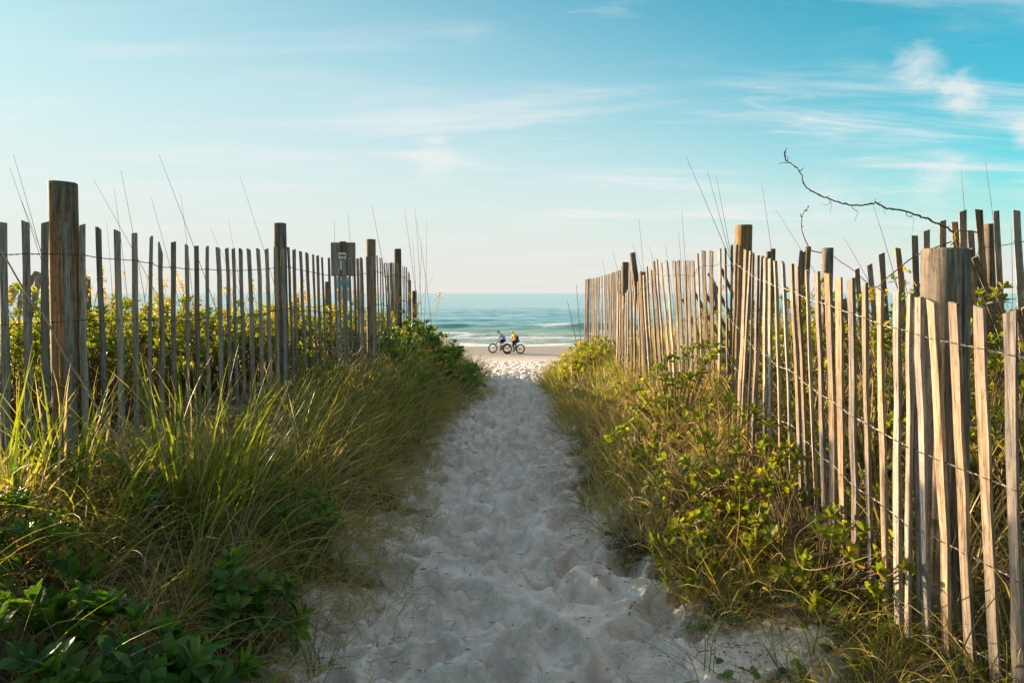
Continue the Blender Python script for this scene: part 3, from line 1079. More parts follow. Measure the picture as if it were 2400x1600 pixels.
def text(body, px, py, hpx, mat, name, parent, d):
    cu = bpy.data.curves.new(name, 'FONT')
    cu.body = body
    cu.size = hpx / F * d / .7
    cu.align_x = 'CENTER'
    cu.align_y = 'CENTER'
    cu.extrude = .0012
    cu.offset = .002
    tmp = bpy.data.objects.new('tmp', cu)
    S.collection.objects.link(tmp)
    dg = bpy.context.evaluated_depsgraph_get()
    me = bpy.data.meshes.new_from_object(tmp.evaluated_get(dg))
    bpy.data.objects.remove(tmp)
    me.materials.clear()
    me.materials.append(mat)
    o = obj(name, me, parent)
    o.rotation_euler = (math.pi / 2, 0, 0)
    o.location = ray(px, py, d) - sg.location
    return o


text('KEEP', 802.2, 599, 4.6, M_BLACK, 'lettering', kp, SD - .0625)
text('OFF', 802.2, 607.5, 4.6, M_BLACK, 'lettering', kp, SD - .0625)

# ------------------------------------------------------------------ grass
DOWN = np.array([0, 0, -1.0])


def blades(P, L, w, tilt, az, bend, curl, tone, nseg=5, power=1.4):
    """ribbons: P (N,3) feet; L length; tilt from vertical and azimuth at the foot; bend = turn along the blade"""
    N = len(P)
    s = np.linspace(0, 1, nseg + 1)
    th = tilt[:, None] + bend[:, None] * s[None] ** power
    ph = az[:, None] + curl[:, None] * s[None]
    step = (L / nseg)[:, None]
    thm = (th[:, :-1] + th[:, 1:]) / 2
    phm = (ph[:, :-1] + ph[:, 1:]) / 2
    d = np.stack([np.sin(thm) * np.cos(phm), np.sin(thm) * np.sin(phm), np.cos(thm)], -1) * step[..., None]
    pos = np.concatenate([np.zeros((N, 1, 3)), np.cumsum(d, 1)], 1) + P[:, None, :]
    roll = rng.uniform(-1.2, 1.2, N)
    side = np.stack([-np.sin(ph), np.cos(ph), np.zeros_like(ph)], -1)
    nor = np.stack([np.cos(th) * np.cos(ph), np.cos(th) * np.sin(ph), -np.sin(th)], -1)
    side = side * np.cos(roll)[:, None, None] + nor * np.sin(roll)[:, None, None]
    ww = w[:, None] * np.clip(1 - s[None] ** 1.8, .06, 1) * np.where(s[None] < .02, .75, 1)
    a = pos - side * ww[..., None] * .5
    b = pos + side * ww[..., None] * .5
    V = np.stack([a, b], 2).reshape(-1, 3)
    k = np.arange(nseg)
    base = (np.arange(N) * (nseg + 1) * 2)[:, None] + k[None] * 2
    Q = np.stack([base, base + 1, base + 3, base + 2], -1).reshape(-1, 4)
    return V, Q, np.repeat(tone, (nseg + 1) * 2)


class Grass:
    def __init__(self):
        self.V, self.Q, self.T, self.n = [], [], [], 0

    def add(self, V, Q, T):
        self.V.append(V)
        self.Q.append(Q + self.n)
        self.T.append(T)
        self.n += len(V)

    def build(self, name, mat=None, parent=None, loc=None):
        V = np.concatenate(self.V)
        if loc is not None:
            V = V - np.array(loc)[None]
        me = np_mesh(name, V, 4, np.concatenate(self.Q), mat or M_GRASS, {'tone': np.concatenate(self.T)}, True)
        o = obj(name, me, parent)
        if loc is not None and parent is None:
            o.location = loc
        return o


WIND = 0.25        # blades lean to +x (azimuth 0), a little away


def clump(G, cx, cy, n, rad, L, w=.0055, tone=.3, spread=.55, wind=.8, bend=(.2, 1.3), curl=.6, nseg=5, azc=None, tvar=.14):
    a = rng.uniform(0, 2 * np.pi, n)
    q = rad * np.sqrt(rng.random(n))
    x, y_ = cx + q * np.cos(a), cy + q * np.sin(a)
    P = np.stack([x, y_, gz(x, y_) - .02], -1)
    # outward lean plus wind
    ox, oy = np.cos(a) * q / rad + rng.normal(0, .7, n), np.sin(a) * q / rad + rng.normal(0, .7, n)
    ox = ox + wind
    oy = oy + wind * .12
    az = np.arctan2(oy, ox)
    tilt = np.clip(np.hypot(ox, oy) * spread * rng.uniform(.15, .75, n), 0, 1.25)
    Ls = L * rng.uniform(.55, 1.1, n)
    bd = rng.uniform(bend[0], bend[1], n)
    G.add(*blades(P, Ls, w * rng.uniform(.6, 1.25, n), tilt, az, bd, rng.normal(0, curl, n), np.where(rng.random(n) < .16, rng.uniform(.8, 1, n), np.clip(tone + rng.normal(0, tvar, n), 0, 1)), nseg))


def curly(G, xs, ys, L, w=.0032, tone=.85, nseg=9):
    """dry blades that have curled over"""
    n = len(xs)
    P = np.stack([xs, ys, gz(xs, ys) - .01], -1)
    G.add(*blades(P, L * rng.uniform(.5, 1.2, n), w * rng.uniform(.7, 1.2, n), rng.uniform(.1, .9, n), rng.normal(.1, 1.3, n), rng.uniform(1.2, 3.8, n), rng.normal(0, 1.2, n), np.clip(tone + rng.normal(0, .15, n), 0, 1), nseg, 1.2))


def left_region(y0, y1, n, f0=0.0, f1=1.15):
    y_ = y0 + (y1 - y0) * rng.random(n)
    xl, fl = np.interp(y_, *XL), np.interp(y_, *FL)
    t = f0 + (f1 - f0) * rng.random(n)
    return xl + (fl - xl) * t, y_


def right_region(y0, y1, n, f0=0.0, f1=1.1):
    y_ = y0 + (y1 - y0) * rng.random(n)
    xr, fr = np.interp(y_, *XR), np.interp(y_, *FR)
    t = f0 + (f1 - f0) * rng.random(n)
    return xr + (fr - xr) * t, y_


# left bank, between path and fence
G = Grass()
for x, y_ in zip(*left_region(2.5, 6.5, 62, .05, .85)):
    clump(G, x, y_, 24, .10, rng.uniform(.3, .58), .0088, rng.uniform(.3, .9), .95, .35, (.5, 2.2), .9, 6, tvar=.2)
for x, y_ in zip(*left_region(3.0, 9.0, 48, .12, .72)):
    clump(G, x, y_, 22, .08, rng.uniform(.45, .75), .0098, rng.uniform(.2, .7), .85, .6, (.2, 1.4), .5, 6, tvar=.2)
for x, y_ in zip(*left_region(6, 16, 190, .06, 1.1)):
    clump(G, x, y_, 24, .13, rng.uniform(.28, .6), .0125, rng.uniform(.1, .95), .9, .3, (.3, 1.8), .7, 5, tvar=.2)
xs, ys_ = left_region(2.2, 9, 3800, -.1, 1.1)
curly(G, xs, ys_, .45, .0042, .85)
xs, ys_ = left_region(2.4, 12, 2900, -.24, .25)
curly(G, xs, ys_, .28, .0034, .6, 6)
xs, ys_ = left_region(2.2, 4.2, 1500, .0, 1.0)
curly(G, xs, ys_, .5, .0042, .7)
for x, y_ in zip(*left_region(2.3, 4.0, 26, .1, .9)):
    clump(G, x, y_, 22, .1, rng.uniform(.25, .42), .006, rng.uniform(.05, .5), 1.0, .3, (.5, 2.2), .9, 6, tvar=.25)
tag(G.build('beach_grass'), 'tangle of dune grass covering the left bank between path and fence', 'grass', kind='stuff')

# right bank
G = Grass()
for x, y_ in zip(*right_region(3.2, 8.5, 190, .0, 1.0)):
    clump(G, x, y_, 20, .12, rng.uniform(.25, .52), .0078, rng.uniform(.4, .95), .7, -.1, (.4, 2.0), 1.0)
for x, y_ in zip(*right_region(7.5, 16, 230, .0, 1.25)):
    clump(G, x, y_, 24, .15, rng.uniform(.28, .55), .0115, rng.uniform(.25, .75), .7, -.15, (.3, 1.5), .7, 4)
xs, ys_ = right_region(3.2, 9, 3600, .1, 1.4)
curly(G, xs, ys_, .42, .004, .9)
xs, ys_ = right_region(2.0, 3.8, 1900, .05, 2.2)
curly(G, xs, ys_, .34, .0036, .5)
for x, y_ in zip(*right_region(2.0, 3.8, 70, .1, 2.2)):
    clump(G, x, y_, 14, .09, rng.uniform(.2, .36), .006, rng.uniform(.02, .4), 1.0, 0, (.5, 2.2), .9, 6, tvar=.2)
xs, ys_ = right_region(2.3, 12, 1700, -.25, .3)
curly(G, xs, ys_, .25, .003, .75, 6)
tag(G.build('beach_grass'), 'golden dry dune grass on the right bank in front of the sunlit fence', 'grass', kind='stuff')

# dune behind the left fence
G = Grass()
n = 330
yy = 3.6 + 13 * rng.random(n)
xx = np.interp(yy, *FL) - .45 - 7.5 * rng.random(n)
for x, y_ in zip(xx, yy):
    clump(G, x, y_, 26, .28, rng.uniform(.5, .8), .012, rng.uniform(.2, .6), .6, .4, (.2, 1.1), .5, 4)
tag(G.build('beach_grass'), 'backlit dune grass filling the ground beyond the left fence', 'grass', kind='stuff')
# behind the right fence
G = Grass()
n = 260
yy = 2.2 + 13 * rng.random(n)
xx = np.interp(yy, *FR) + .2 + 5.0 * rng.random(n) ** 1.3
for x, y_ in zip(xx, yy):
    clump(G, x, y_, 32, .25, rng.uniform(.4, .75), .009, rng.uniform(.3, .85), .6, .1, (.2, 1.5), .7, 4)
tag(G.build('beach_grass'), 'dry scrubby grass between the right fence and the dark one behind it', 'grass', kind='stuff')


def named_clump(px, py, d, n, rad, L, label, group=None, **kw):
    p = ray(px, py, d)
    x, y_ = p.x, d
    loc = (x, y_, float(gz(x, y_)))
    g = Grass()
    clump(g, x, y_, n, rad, L, **kw)
    o = g.build('grass_clump', loc=loc)
    return tag(o, label, 'grass', group)


GG = 'tall grass clumps on the left bank'
named_clump(455, 1150, 3.55, 120, .13, .92, 'tallest bright yellow-green grass clump in the middle of the left bank', GG, w=.013, tone=.24, spread=.7, wind=.3, bend=(.1, .9), curl=.3, nseg=7, tvar=.1)
named_clump(575, 1120, 4.0, 95, .14, .85, 'grass clump leaning right, just right of the tallest clump on the left bank', GG, w=.012, tone=.34, spread=.8, wind=.7, bend=(.15, .9), curl=.3, nseg=7, tvar=.12)
named_clump(700, 1090, 4.6, 85, .15, .75, 'arching grass clump below the second tall post of the left fence', GG, w=.011, tone=.45, spread=.85, wind=.7, bend=(.3, 1.2), curl=.4, nseg=7)
named_clump(140, 1130, 3.3, 45, .08, .72, 'upright grass clump at the foot of the nearest left post', GG, w=.012, tone=.26, spread=.5, wind=.2, bend=(.1, .7), curl=.3, nseg=7, tvar=.1)
named_clump(20, 1130, 3.1, 50, .1, .7, 'grass clump at the left edge in front of the fence', GG, w=.011, tone=.3, spread=.6, wind=.3, bend=(.1, 1.1), curl=.3, nseg=7)
named_clump(810, 1010, 5.6, 80, .17, .62, 'yellowish grass clump in front of the third tall post on the left', GG, w=.011, tone=.5, spread=.8, wind=.8, bend=(.3, 1.1), curl=.4, nseg=6)
named_clump(20, 1560, 2.05, 38, .08, .62, 'long green blades arching over the leafy bush in the near left corner', GG, w=.006, tone=.28, spread=1.5, wind=1.6, bend=(.2, .9), curl=.2, nseg=9)
named_clump(745, 1560, 2.75, 46, .05, .3, 'small dark green grass tuft on the sand beside the near left bush', GG, w=.0035, tone=.05, spread=.9, wind=.2, bend=(.1, .9), nseg=6)
named_clump(1640, 1560, 2.75, 26, .05, .42, 'small loose grass tuft on the sand at the near right', None, w=.004, tone=.1, spread=1.3, wind=-.6, bend=(.4, 1.4), nseg=7)
named_clump(2080, 1560, 2.2, 34, .2, .75, 'long green blades looping in front of the nearest right slats', None, w=.0055, tone=.35, spread=1.3, wind=-.7, bend=(.5, 1.9), nseg=10)


# unseen leaf wall added behind the photographer to keep rear sky light off
nt = 12000
tx, ty = rng.uniform(-16, 16, nt), rng.uniform(-8.5, -4.5, nt)
tz = gz(tx, ty) + rng.random(nt) ** .8 * (4.6 + .9 * np.sin(tx * .8) + .5 * np.sin(tx * 2.1))
G = Grass()
G.add(*blades(np.stack([tx, ty, tz], -1), rng.uniform(.2, .5, nt), rng.uniform(.15, .3, nt), rng.uniform(.4, 1.9, nt), rng.uniform(0, 6.28, nt), rng.uniform(0, .8, nt), np.zeros(nt), rng.uniform(0, .5, nt), 2))
tag(G.build('unseen_light_blocker', M_BRUSH), 'unseen leaf wall added behind the camera to block rear sky light', 'light blocker', kind='stuff')


# ------------------------------------------------------------------ leafy shrubs
def leaf_mesh(seed, aspect=.42, cup=.25, mat=None, round_=False, name='leaf'):
    """one leaf, unit long along +y, folded along its midrib"""
    r = random.Random(seed)
    n = 6
    V, Q = [], []
    for i in range(n + 1):
        t = i / n
        if round_:
            w = math.sqrt(max(0.0, 1 - (2 * t - 1) ** 2)) * .5 + .02
        else:
            w = aspect * (math.sin(math.pi * min(1, t ** 1.35)) ** .75) * .5 + .03 * (1 - t)
        z = -.22 * t * t * cup * 2 + r.gauss(0, .006)
        for sgn in (-1, -.5, 0, .5, 1):
            V.append((w * sgn, t, z + cup * abs(sgn) ** 1.3 * w + r.gauss(0, .008)))
    for i in range(n):
        for k in range(4):
            a = i * 5 + k
            Q.append((a, a + 1, a + 6, a + 5))
    return np_mesh(name, V, 4, Q, mat, {'tone': np.full(len(V), r.uniform(.3, .7))}, True)


LEAF = [leaf_mesh(s, .42, .3, M_LEAF) for s in range(5)]
LEAF_S = [leaf_mesh(20 + s, .5, .25, M_BRUSH) for s in range(6)]
LEAF_R = [leaf_mesh(40 + s, 1, .12, M_LEAF, True) for s in range(3)]


def orient(dirv, up):
    y_ = dirv.normalized()
    x = y_.cross(up)
    if x.length < 1e-3:
        x = y_.cross(Vector((1, 0, 0)))
    x.normalize()
    z = x.cross(y_)
    return Matrix((x, y_, z)).transposed()


def shrub(name, label, cat, cx, cy, wid, dep, hgt, n_ros, per, leaf, meshes, group=None, seed=0, dome=True, stem_mat=None, parts=True, flowers=0, dirbias=(0, 0, 0), mat=None):
    """stems from one root, each ending in a whorl of leaves; the crown is an uneven dome"""
    r = random.Random(seed)
    z0 = float(gz(cx, cy))
    root = empty(name, (cx, cy, z0), label, cat, group)
    bm = bmesh.new()
    gl = []
    count = 0
    for k in range(n_ros):
        a = r.uniform(0, 6.283)
        q = math.sqrt(r.random())
        hz = math.sqrt(max(.05, 1 - .75 * q * q)) * r.uniform(.62, 1.08) if dome else r.uniform(.25, 1.05)
        tip = Vector((math.cos(a) * q * wid / 2, math.sin(a) * q * dep / 2, hgt * hz))
        tip.z += float(gz(cx + tip.x, cy + tip.y)) - z0
        foot = Vector((tip.x * .3, tip.y * .3, -.03))
        mid = foot.lerp(tip, .55) + Vector((r.gauss(0, .02), r.gauss(0, .02), .02))
        pts = smooth_path([foot, mid, tip], 6)
        tube_into(bm, pts, [.0045, .004, .0035, .003, .0026, .002], 5)
        ax = (tip - mid).normalized() + Vector(dirbias)
        ax.normalize()
        t1 = ax.orthogonal().normalized()
        t2 = ax.cross(t1)
        ph0 = r.uniform(0, 6.28)
        for j in range(per):
            ph = ph0 + j * 2.4
            open_ = .35 + .95 * (1 - j / per) + r.gauss(0, .12)
            dv = ax * math.cos(open_) + (t1 * math.cos(ph) + t2 * math.sin(ph)) * math.sin(open_)
            ln = leaf * r.uniform(.7, 1.15) * (.65 + .5 * (1 - j / per))
            p = tip - ax * leaf * .55 * (1 - j / per) * r.uniform(.5, 1.2)
            M = orient(dv, ax) * ln
            me = meshes[r.randrange(len(meshes))]
            if parts and count < 300:
                o = bpy.data.objects.new('leaf', me)
                S.collection.objects.link(o)
                o.parent = root
                M4 = M.to_4x4()
                M4.translation = p
                o.matrix_local = M4
            else:
                gl.append((me, M, p))
            count += 1
    obj('stem', bm_mesh('stem', bm, stem_mat or M_STEM), root)['kind'] = 'stuff'
    if gl:
        Vs, Qs, Ts, nn = [], [], [], 0
        cache = {}
        for me, M, p in gl:
            if me.name not in cache:
                v = np.empty(len(me.vertices) * 3, np.float32)
                me.vertices.foreach_get('co', v)
                q = np.empty(len(me.polygons) * 4, np.int32)
                me.polygons.foreach_get('vertices', q)
                cache[me.name] = (v.reshape(-1, 3), q.reshape(-1, 4))
            v, q = cache[me.name]
            Vs.append(v @ np.array(M).T + np.array(p)[None])
            Qs.append(q + nn)
            Ts.append(np.full(len(v), min(1, max(0, r.gauss(.5, .22)))))
            nn += len(v)
        o = obj('foliage', np_mesh('foliage', np.concatenate(Vs), 4, np.concatenate(Qs), mat or meshes[0].materials[0], {'tone': np.concatenate(Ts)}, True), root)
        o['kind'] = 'stuff'
    for k in range(flowers):
        a = r.uniform(0, 6.283)
        q = math.sqrt(r.random())
        tip = Vector((math.cos(a) * q * wid / 2, math.sin(a) * q * dep / 2, hgt * r.uniform(.75, 1.25)))
        o = bpy.data.objects.new('flower_head', FLOWERS[r.randrange(len(FLOWERS))])
        S.collection.objects.link(o)
        o.parent = root
        sc = r.uniform(.7, 1.3)
        o.scale = (sc, sc, sc)
        o.rotation_euler = (r.gauss(0, .3), r.gauss(0, .3), r.uniform(0, 6))
        o.location = tip
    return root


def flower_mesh(seed):
    r = random.Random(seed)
    V, Q = [], []
    for k in range(26):
        t = r.random()
        p = Vector((r.gauss(0, .014 * (1 - t * .6)), r.gauss(0, .014 * (1 - t * .6)), t * .1))
        dv = Vector((r.gauss(0, 1), r.gauss(0, 1), r.gauss(.4, .6))).normalized()
        M = orient(dv, Vector((0, 0, 1)))
        s = r.uniform(.012, .022)
        b0 = len(V)
        for (x, y_) in ((-.3, 0), (.3, 0), (.45, .6), (0, 1), (-.45, .6)):
            V.append(tuple(p + M @ Vector((x * s, y_ * s, 0))))
        Q += [(b0, b0 + 1, b0 + 2, b0 + 4), (b0 + 4, b0 + 2, b0 + 3, b0 + 3)]
    Q = [q for q in Q]
    bm = bmesh.new()
    vs = [bm.verts.new(v) for v in V]
    for q in Q:
        bm.faces.new([vs[i] for i in dict.fromkeys(q)])
    tube_into(bm, [(0, 0, -.2), (0, 0, .09)], [.003, .0015], 4)
    me = bm_mesh('flower_head', bm, M_FLOWER)
    a = me.attributes.new('tone', 'FLOAT', 'POINT')
    a.data.foreach_set('value', [r.random() for _ in me.vertices])
    return me


FLOWERS = [flower_mesh(s) for s in range(4)]

# near left bushes: every leaf its own piece
p = ray(290, 1500, 2.25)
shrub('leafy_bush', 'broad-leaved dark green bush in the near left corner', 'bush', p.x, 2.25, 1.0, .6, .3, 58, 9, .10, LEAF, 'leafy bushes on the left bank', 1)
p = ray(640, 1400, 2.85)
shrub('leafy_bush', 'dark broad-leaved bush at the edge of the sand, right of the corner bush', 'bush', p.x - .1, 2.9, .4, .4, .32, 30, 9, .08, LEAF, 'leafy bushes on the left bank', 2)
p = ray(60, 1290, 2.75)
shrub('leafy_bush', 'small dark leafy bush at the left edge above the corner bush', 'bush', p.x, 2.75, .5, .35, .26, 22, 8, .085, LEAF, 'leafy bushes on the left bank', 3)
p = ray(700, 1180, 3.9)
shrub('leafy_bush', 'dark green leafy sprigs under arching grass midway along the left bank', 'bush', p.x, 3.9, .6, .4, .3, 26, 8, .08, LEAF, 'leafy bushes on the left bank', 4)
p = ray(1040, 930, 10.2)
shrub('leafy_bush', 'rounded dark green bush at the far end of the left bank beside the path', 'bush', p.x - .02, 10.3, 1.1, 1.4, .66, 110, 8, .09, LEAF, 'leafy bushes on the left bank', 5, parts=False)
p = ray(960, 960, 8.6)
shrub('leafy_bush', 'low dark bush spilling towards the sand before the far left bush', 'bush', p.x - .02, 8.6, .85, 1.1, .44, 80, 8, .08, LEAF, 'leafy bushes on the left bank', 6, parts=False)
p = ray(250, 1110, 3.3)
shrub('leafy_bush', 'dark leafy sprigs in the shade below the near left slats', 'bush', p.x, 3.4, .9, .35, .25, 24, 7, .08, LEAF, 'leafy bushes on the left bank', 7)
p = ray(760, 890, 6.2)
shrub('leafy_bush', 'yellow-green leafy bush at the foot of the left fence under the notice board', 'bush', p.x, 6.35, .5, .3, .42, 22, 7, .055, LEAF_S, 'leafy bushes on the left bank', 8)

# right bank shrubs
RG = 'sprawling shrubs on the right bank'
p = ray(1620, 900, 5.9)
shrub('leafy_shrub', 'golden-lit shrub climbing the broad slats in the middle of the right fence', 'bush', p.x - .15, 5.7, 1.1, .8, .58, 66, 8, .058, LEAF_S, RG, 21, dome=False)
p = ray(1760, 1240, 4.0)
shrub('leafy_shrub', 'sunlit sprawling shrub at the edge of the sand, centre of the right bank', 'bush', p.x - .1, 4.0, .95, .95, .48, 95, 8, .052, LEAF_S, RG, 22, dome=False)
p = ray(1620, 1290, 3.8)
shrub('leafy_shrub', 'low green-leaved shrub with rounder leaves where the right bank meets the sand', 'bush', p.x, 3.55, .6, .6, .26, 48, 8, .055, LEAF_S, RG, 23)
p = ray(1450, 1130, 5.2)
shrub('leafy_shrub', 'scrubby dark shrub on the right edge of the path halfway along', 'bush', p.x + .2, 5.2, .75, 1.2, .38, 55, 8, .046, LEAF_S, RG, 24)
p = ray(1360, 850, 10.5)
shrub('leafy_shrub', 'glossy-leaved shrub at the far end of the right bank', 'bush', p.x + .05, 10.3, .8, 1.4, .42, 60, 8, .07, LEAF_S, RG, 25, parts=False)
p = ray(1330, 800, 12.5)
shrub('leafy_shrub', 'green shrub at the beach end of the right fence', 'bush', p.x + .2, 12.6, .9, 1.0, .5, 50, 8, .07, LEAF_S, RG, 26, parts=False)
p = ray(1880, 1150, 3.6)
shrub('leafy_shrub', 'thin bramble of twigs and leaves tangled through the right slats', 'bush', p.x - .08, 3.2, .55, 1.2, .4, 75, 8, .045, LEAF_S, RG, 27, dome=False)
# scrub between the right fence and the one behind
BG = 'scrub between the two right fences'
for k, (px, d, w_, h_, lab) in enumerate([(2080, 4.0, 1.1, .78, 'dark scrub bush behind the right slats, left of the thick near post'), (2330, 3.4, .9, .6, 'scrub bush behind the nearest right slats, right of the thick near post'), (1900, 5.4, 1.1, .7, 'olive scrub bush behind the right slats below the leaning dark slats'),
                                           (1790, 6.9, 1.1, .7, 'scrub bush beyond the right fence under the small paired posts'), (2200, 5.2, 1.2, .7, 'vine-grown bush at the foot of the dark back fence'), (2480, 4.4, 1.2, .7, 'scrub bush at the far right edge behind the fence')]):
    x = (px - 1200) / F * d
    shrub('scrub_bush', lab, 'bush', x, d, w_, w_ * .8, h_, 80, 8, .055, LEAF_S, BG, 40 + k, dome=False, parts=False, flowers=3)
# bushes behind the left fence
LG = 'yellow-flowered bushes behind the left fence'
for k, (px, d, w_, h_, fl, lab) in enumerate([(40, 4.9, 1.2, .92, 20, 'flowering bush behind the left fence at the left edge'), (230, 5.6, 1.3, .86, 14, 'flowering bush beyond the left fence, right of the nearest tall post'), (350, 6.6, 1.5, .82, 16, 'flowering bush through the slats between the first two tall posts, nearer the first'),
                                              (470, 6.6, 1.4, .8, 18, 'flowering bush through the slats midway between the first two tall posts'), (590, 7.6, 1.5, .78, 18, 'flowering bush beyond the slats just left of the second tall post'), (700, 8.2, 1.4, .76, 22, 'flowering bush just right of the second tall post'),
                                              (790, 9.2, 1.5, .72, 28, 'yellow-flowered bush at the foot of the notice board'), (870, 10.5, 1.5, .74, 18, 'flowering bush behind the third tall post'), (150, 7.6, 1.8, .9, 10, 'bush beyond the nearest tall left post, partly hidden by it')]):
    x = (px - 1200) / F * d
    shrub('flowering_bush', lab, 'bush', x, d, w_ * 1.25, w_, h_ * .95, 175, 8, .064, LEAF_S, LG, 60 + k, dome=True, parts=False, flowers=fl)


# creeping round-leaved plants on the sand
def creeper(px, py, d, n, rad, leaf, label, seed):
    r = random.Random(seed)
    p = ray(px, py, d)
    cx, cy = p.x, d
    z0 = float(gz(cx, cy))
    root = empty('creeping_plant', (cx, cy, z0), label, 'plant', 'round-leaved creeping plants')
    bm = bmesh.new()
    for k in range(n):
        a = r.uniform(0, 6.28)
        q = rad * math.sqrt(r.random())
        foot = Vector((math.cos(a) * q, math.sin(a) * q, 0))
        foot.z = float(gz(cx + foot.x, cy + foot.y)) - z0 - .01
        tip = foot + Vector((r.gauss(0, .02), r.gauss(0, .02), r.uniform(.015, .04)))
        tube_into(bm, [foot, foot.lerp(tip, .5) + Vector((.004, 0, 0)), tip], .0016, 4)
        o = bpy.data.objects.new('leaf', LEAF_R[r.randrange(3)])
        link(o, root)
        nrm = Vector((r.gauss(-.2, .45), r.gauss(-.5, .4), 1)).normalized()
        dv = nrm.orthogonal()
        dv.rotate(Matrix.Rotation(r.uniform(0, 6.28), 3, nrm))
        ln = leaf * r.uniform(.7, 1.2)
        M = (orient(dv, nrm) * ln).to_4x4()
        M.translation = tip - dv.normalized() * ln * .5
        o.matrix_local = M
    obj('stem', bm_mesh('stem', bm, M_STEM), root)


creeper(1820, 1530, 2.6, 12, .16, .036, 'round-leaved creeper on the sand in front of the right fence foot', 1)
creeper(1690, 1540, 2.7, 5, .12, .034, 'few round leaves on bare sand, leftmost of the right-hand creepers', 2)
creeper(2000, 1440, 2.75, 10, .16, .036, 'round-leaved creeper in the shade under the near right slats', 3)
creeper(1480, 1235, 4.4, 14, .16, .036, 'dark round-leaved creeper at the right edge of the path', 4)
creeper(2120, 1580, 2.3, 6, .1, .036, 'yellowish round leaves at the bottom edge below the near slats', 5)
creeper(1680, 1440, 3.0, 9, .15, .036, 'round-leaved creeper below the sunlit shrub on the right bank', 6)


# ------------------------------------------------------------------ stalks, stalks of sea oats, vine
def stalk_obj(name, pts, r0, r1, mat, label, cat, group=None, seeds=False, n=12):
    P = smooth_path(pts, n)
    base = P[-1] if P[-1].z < P[0].z else P[0]
    bm = bmesh.new()
    tube_into(bm, [q - base for q in P], [r0 + (r1 - r0) * i / (n - 1) for i in range(n)], 5)
    o = bpy.data.objects.new(name, bm_mesh(name, bm, mat))
    link(o)
    o.location = base
    return tag(o, label, cat, group)


def z3(x, y_):
    return x / 1.96, y_ / 1.96


def z4(x, y_):
    return 1200 + x / 1.96, y_ / 1.96


lst = [((62, 710), (140, 1010), 4.7), ((45, 770), (125, 1020), 4.8), ((430, 825), (545, 1040), 5.2), ((555, 780), (605, 1075), 4.9), ((730, 710), (870, 1100), 5.0), ((695, 910), (745, 1110), 5.6), ((1100, 805), (1215, 1180), 6.6), ((830, 890), (850, 1090), 6.0), ((525, 870), (545, 1060), 5.6), ((1050, 1010), (1075, 1180), 7.0), ((965, 1045), (1010, 1150), 6.8), ((90, 900), (170, 1120), 4.9), ((490, 1020), (500, 1200), 6)]
ORD = ['leftmost', 'second', 'third', 'fourth', 'fifth', 'sixth', 'seventh', 'eighth', 'ninth', 'tenth', 'eleventh', 'twelfth', 'thirteenth', 'fourteenth', 'fifteenth', 'sixteenth', 'seventeenth', 'eighteenth']


def order(items, a, fn):
    k = sorted(i[0][0] for i in items).index(a[0])
    return ORD[k] + ('' if k == 0 else ' from the left')


for a, b_, d in lst:
    A, B = ray(*z3(*a), d), ray(*z3(*b_), d)
    dirv = (B - A)
    k = max(1.3, (A.z - float(gz(B.x, d))) / max(.05, A.z - B.z))
    E = A + dirv * k
    stalk_obj('grass_stalk', [A, A.lerp(E, .3) + Vector((.012, 0, 0)), A.lerp(E, .65) + Vector((.01, 0, 0)), E], .0009, .0032, M_DRY, 'tall thin dry stalk above the left fence, ' + order(lst, a, z3) + ' of the near group', 'stalk', 'tall stalks above the left fence')
lst2 = [((1535, 1010), (1535, 1110), 9), ((1598, 980), (1605, 1110), 9), ((1708, 945), (1745, 1170), 8.6), ((1858, 965), (1890, 1230), 11), ((1905, 950), (1925, 1300), 12), ((1960, 1010), (1950, 1340), 12.5), ((1990, 1270), (1930, 1372), 12.2), ((1912, 1000), (1955, 1310), 12), ((1895, 1100), (1905, 1340), 11.6), ((1940, 1080), (1920, 1345), 12.8)]
for a, b_, d in lst2:
    A, B = ray(*z3(*a), d), ray(*z3(*b_), d)
    k = max(1.2, (A.z - float(gz(B.x, d))) / max(.05, A.z - B.z))
    E = A + (B - A) * k
    stalk_obj('grass_stalk', [A, A.lerp(E, .3) + Vector((.015, 0, 0)), A.lerp(E, .65) + Vector((.015, 0, 0)), E], .0014, .005, M_DRY, 'thin dry stalk near the far end of the left fence, ' + order(lst2, a, z3), 'stalk', 'dry stalks at the far end of the left fence')
lst3 = [((800, 720), (1010, 1230), 6.6), ((898, 785), (985, 1140), 6.9), ((938, 810), (995, 1150), 7.0), ((583, 1005), (598, 1215), 9), ((780, 970), (790, 1190), 8), ((765, 1060), (772, 1185), 8.2), ((1148, 850), (1185, 1145), 8), ((1210, 960), (1325, 1150), 8.5), ((412, 1185), (428, 1265), 11), ((462, 1150), (482, 1240), 10.5), ((1655, 925), (1750, 1270), 6.5), ((2063, 780), (2073, 965), 5.6), ((2175, 745), (2205, 1020), 5.5), ((555, 1120), (580, 1200), 9.5), ((630, 1130), (645, 1190), 9), ((1525, 1090), (1610, 1250), 7.4), ((705, 1130), (712, 1190), 8.4), ((2292, 1040), (2290, 1280), 5.6)]
for a, b_, d in lst3:
    A, B = ray(*z4(*a), d), ray(*z4(*b_), d)
    k = max(1.2, (A.z - float(gz(B.x, d))) / max(.05, A.z - B.z))
    E = A + (B - A) * k
    stalk_obj('grass_stalk', [A, A.lerp(E, .3) + Vector((.012, 0, 0)), A.lerp(E, .65) + Vector((.012, 0, 0)), E], .0012, .0045, M_DRY, 'thin dry stalk against the sky above the right fences, ' + order(lst3, a, z4), 'stalk', 'tall stalks above the right fences')
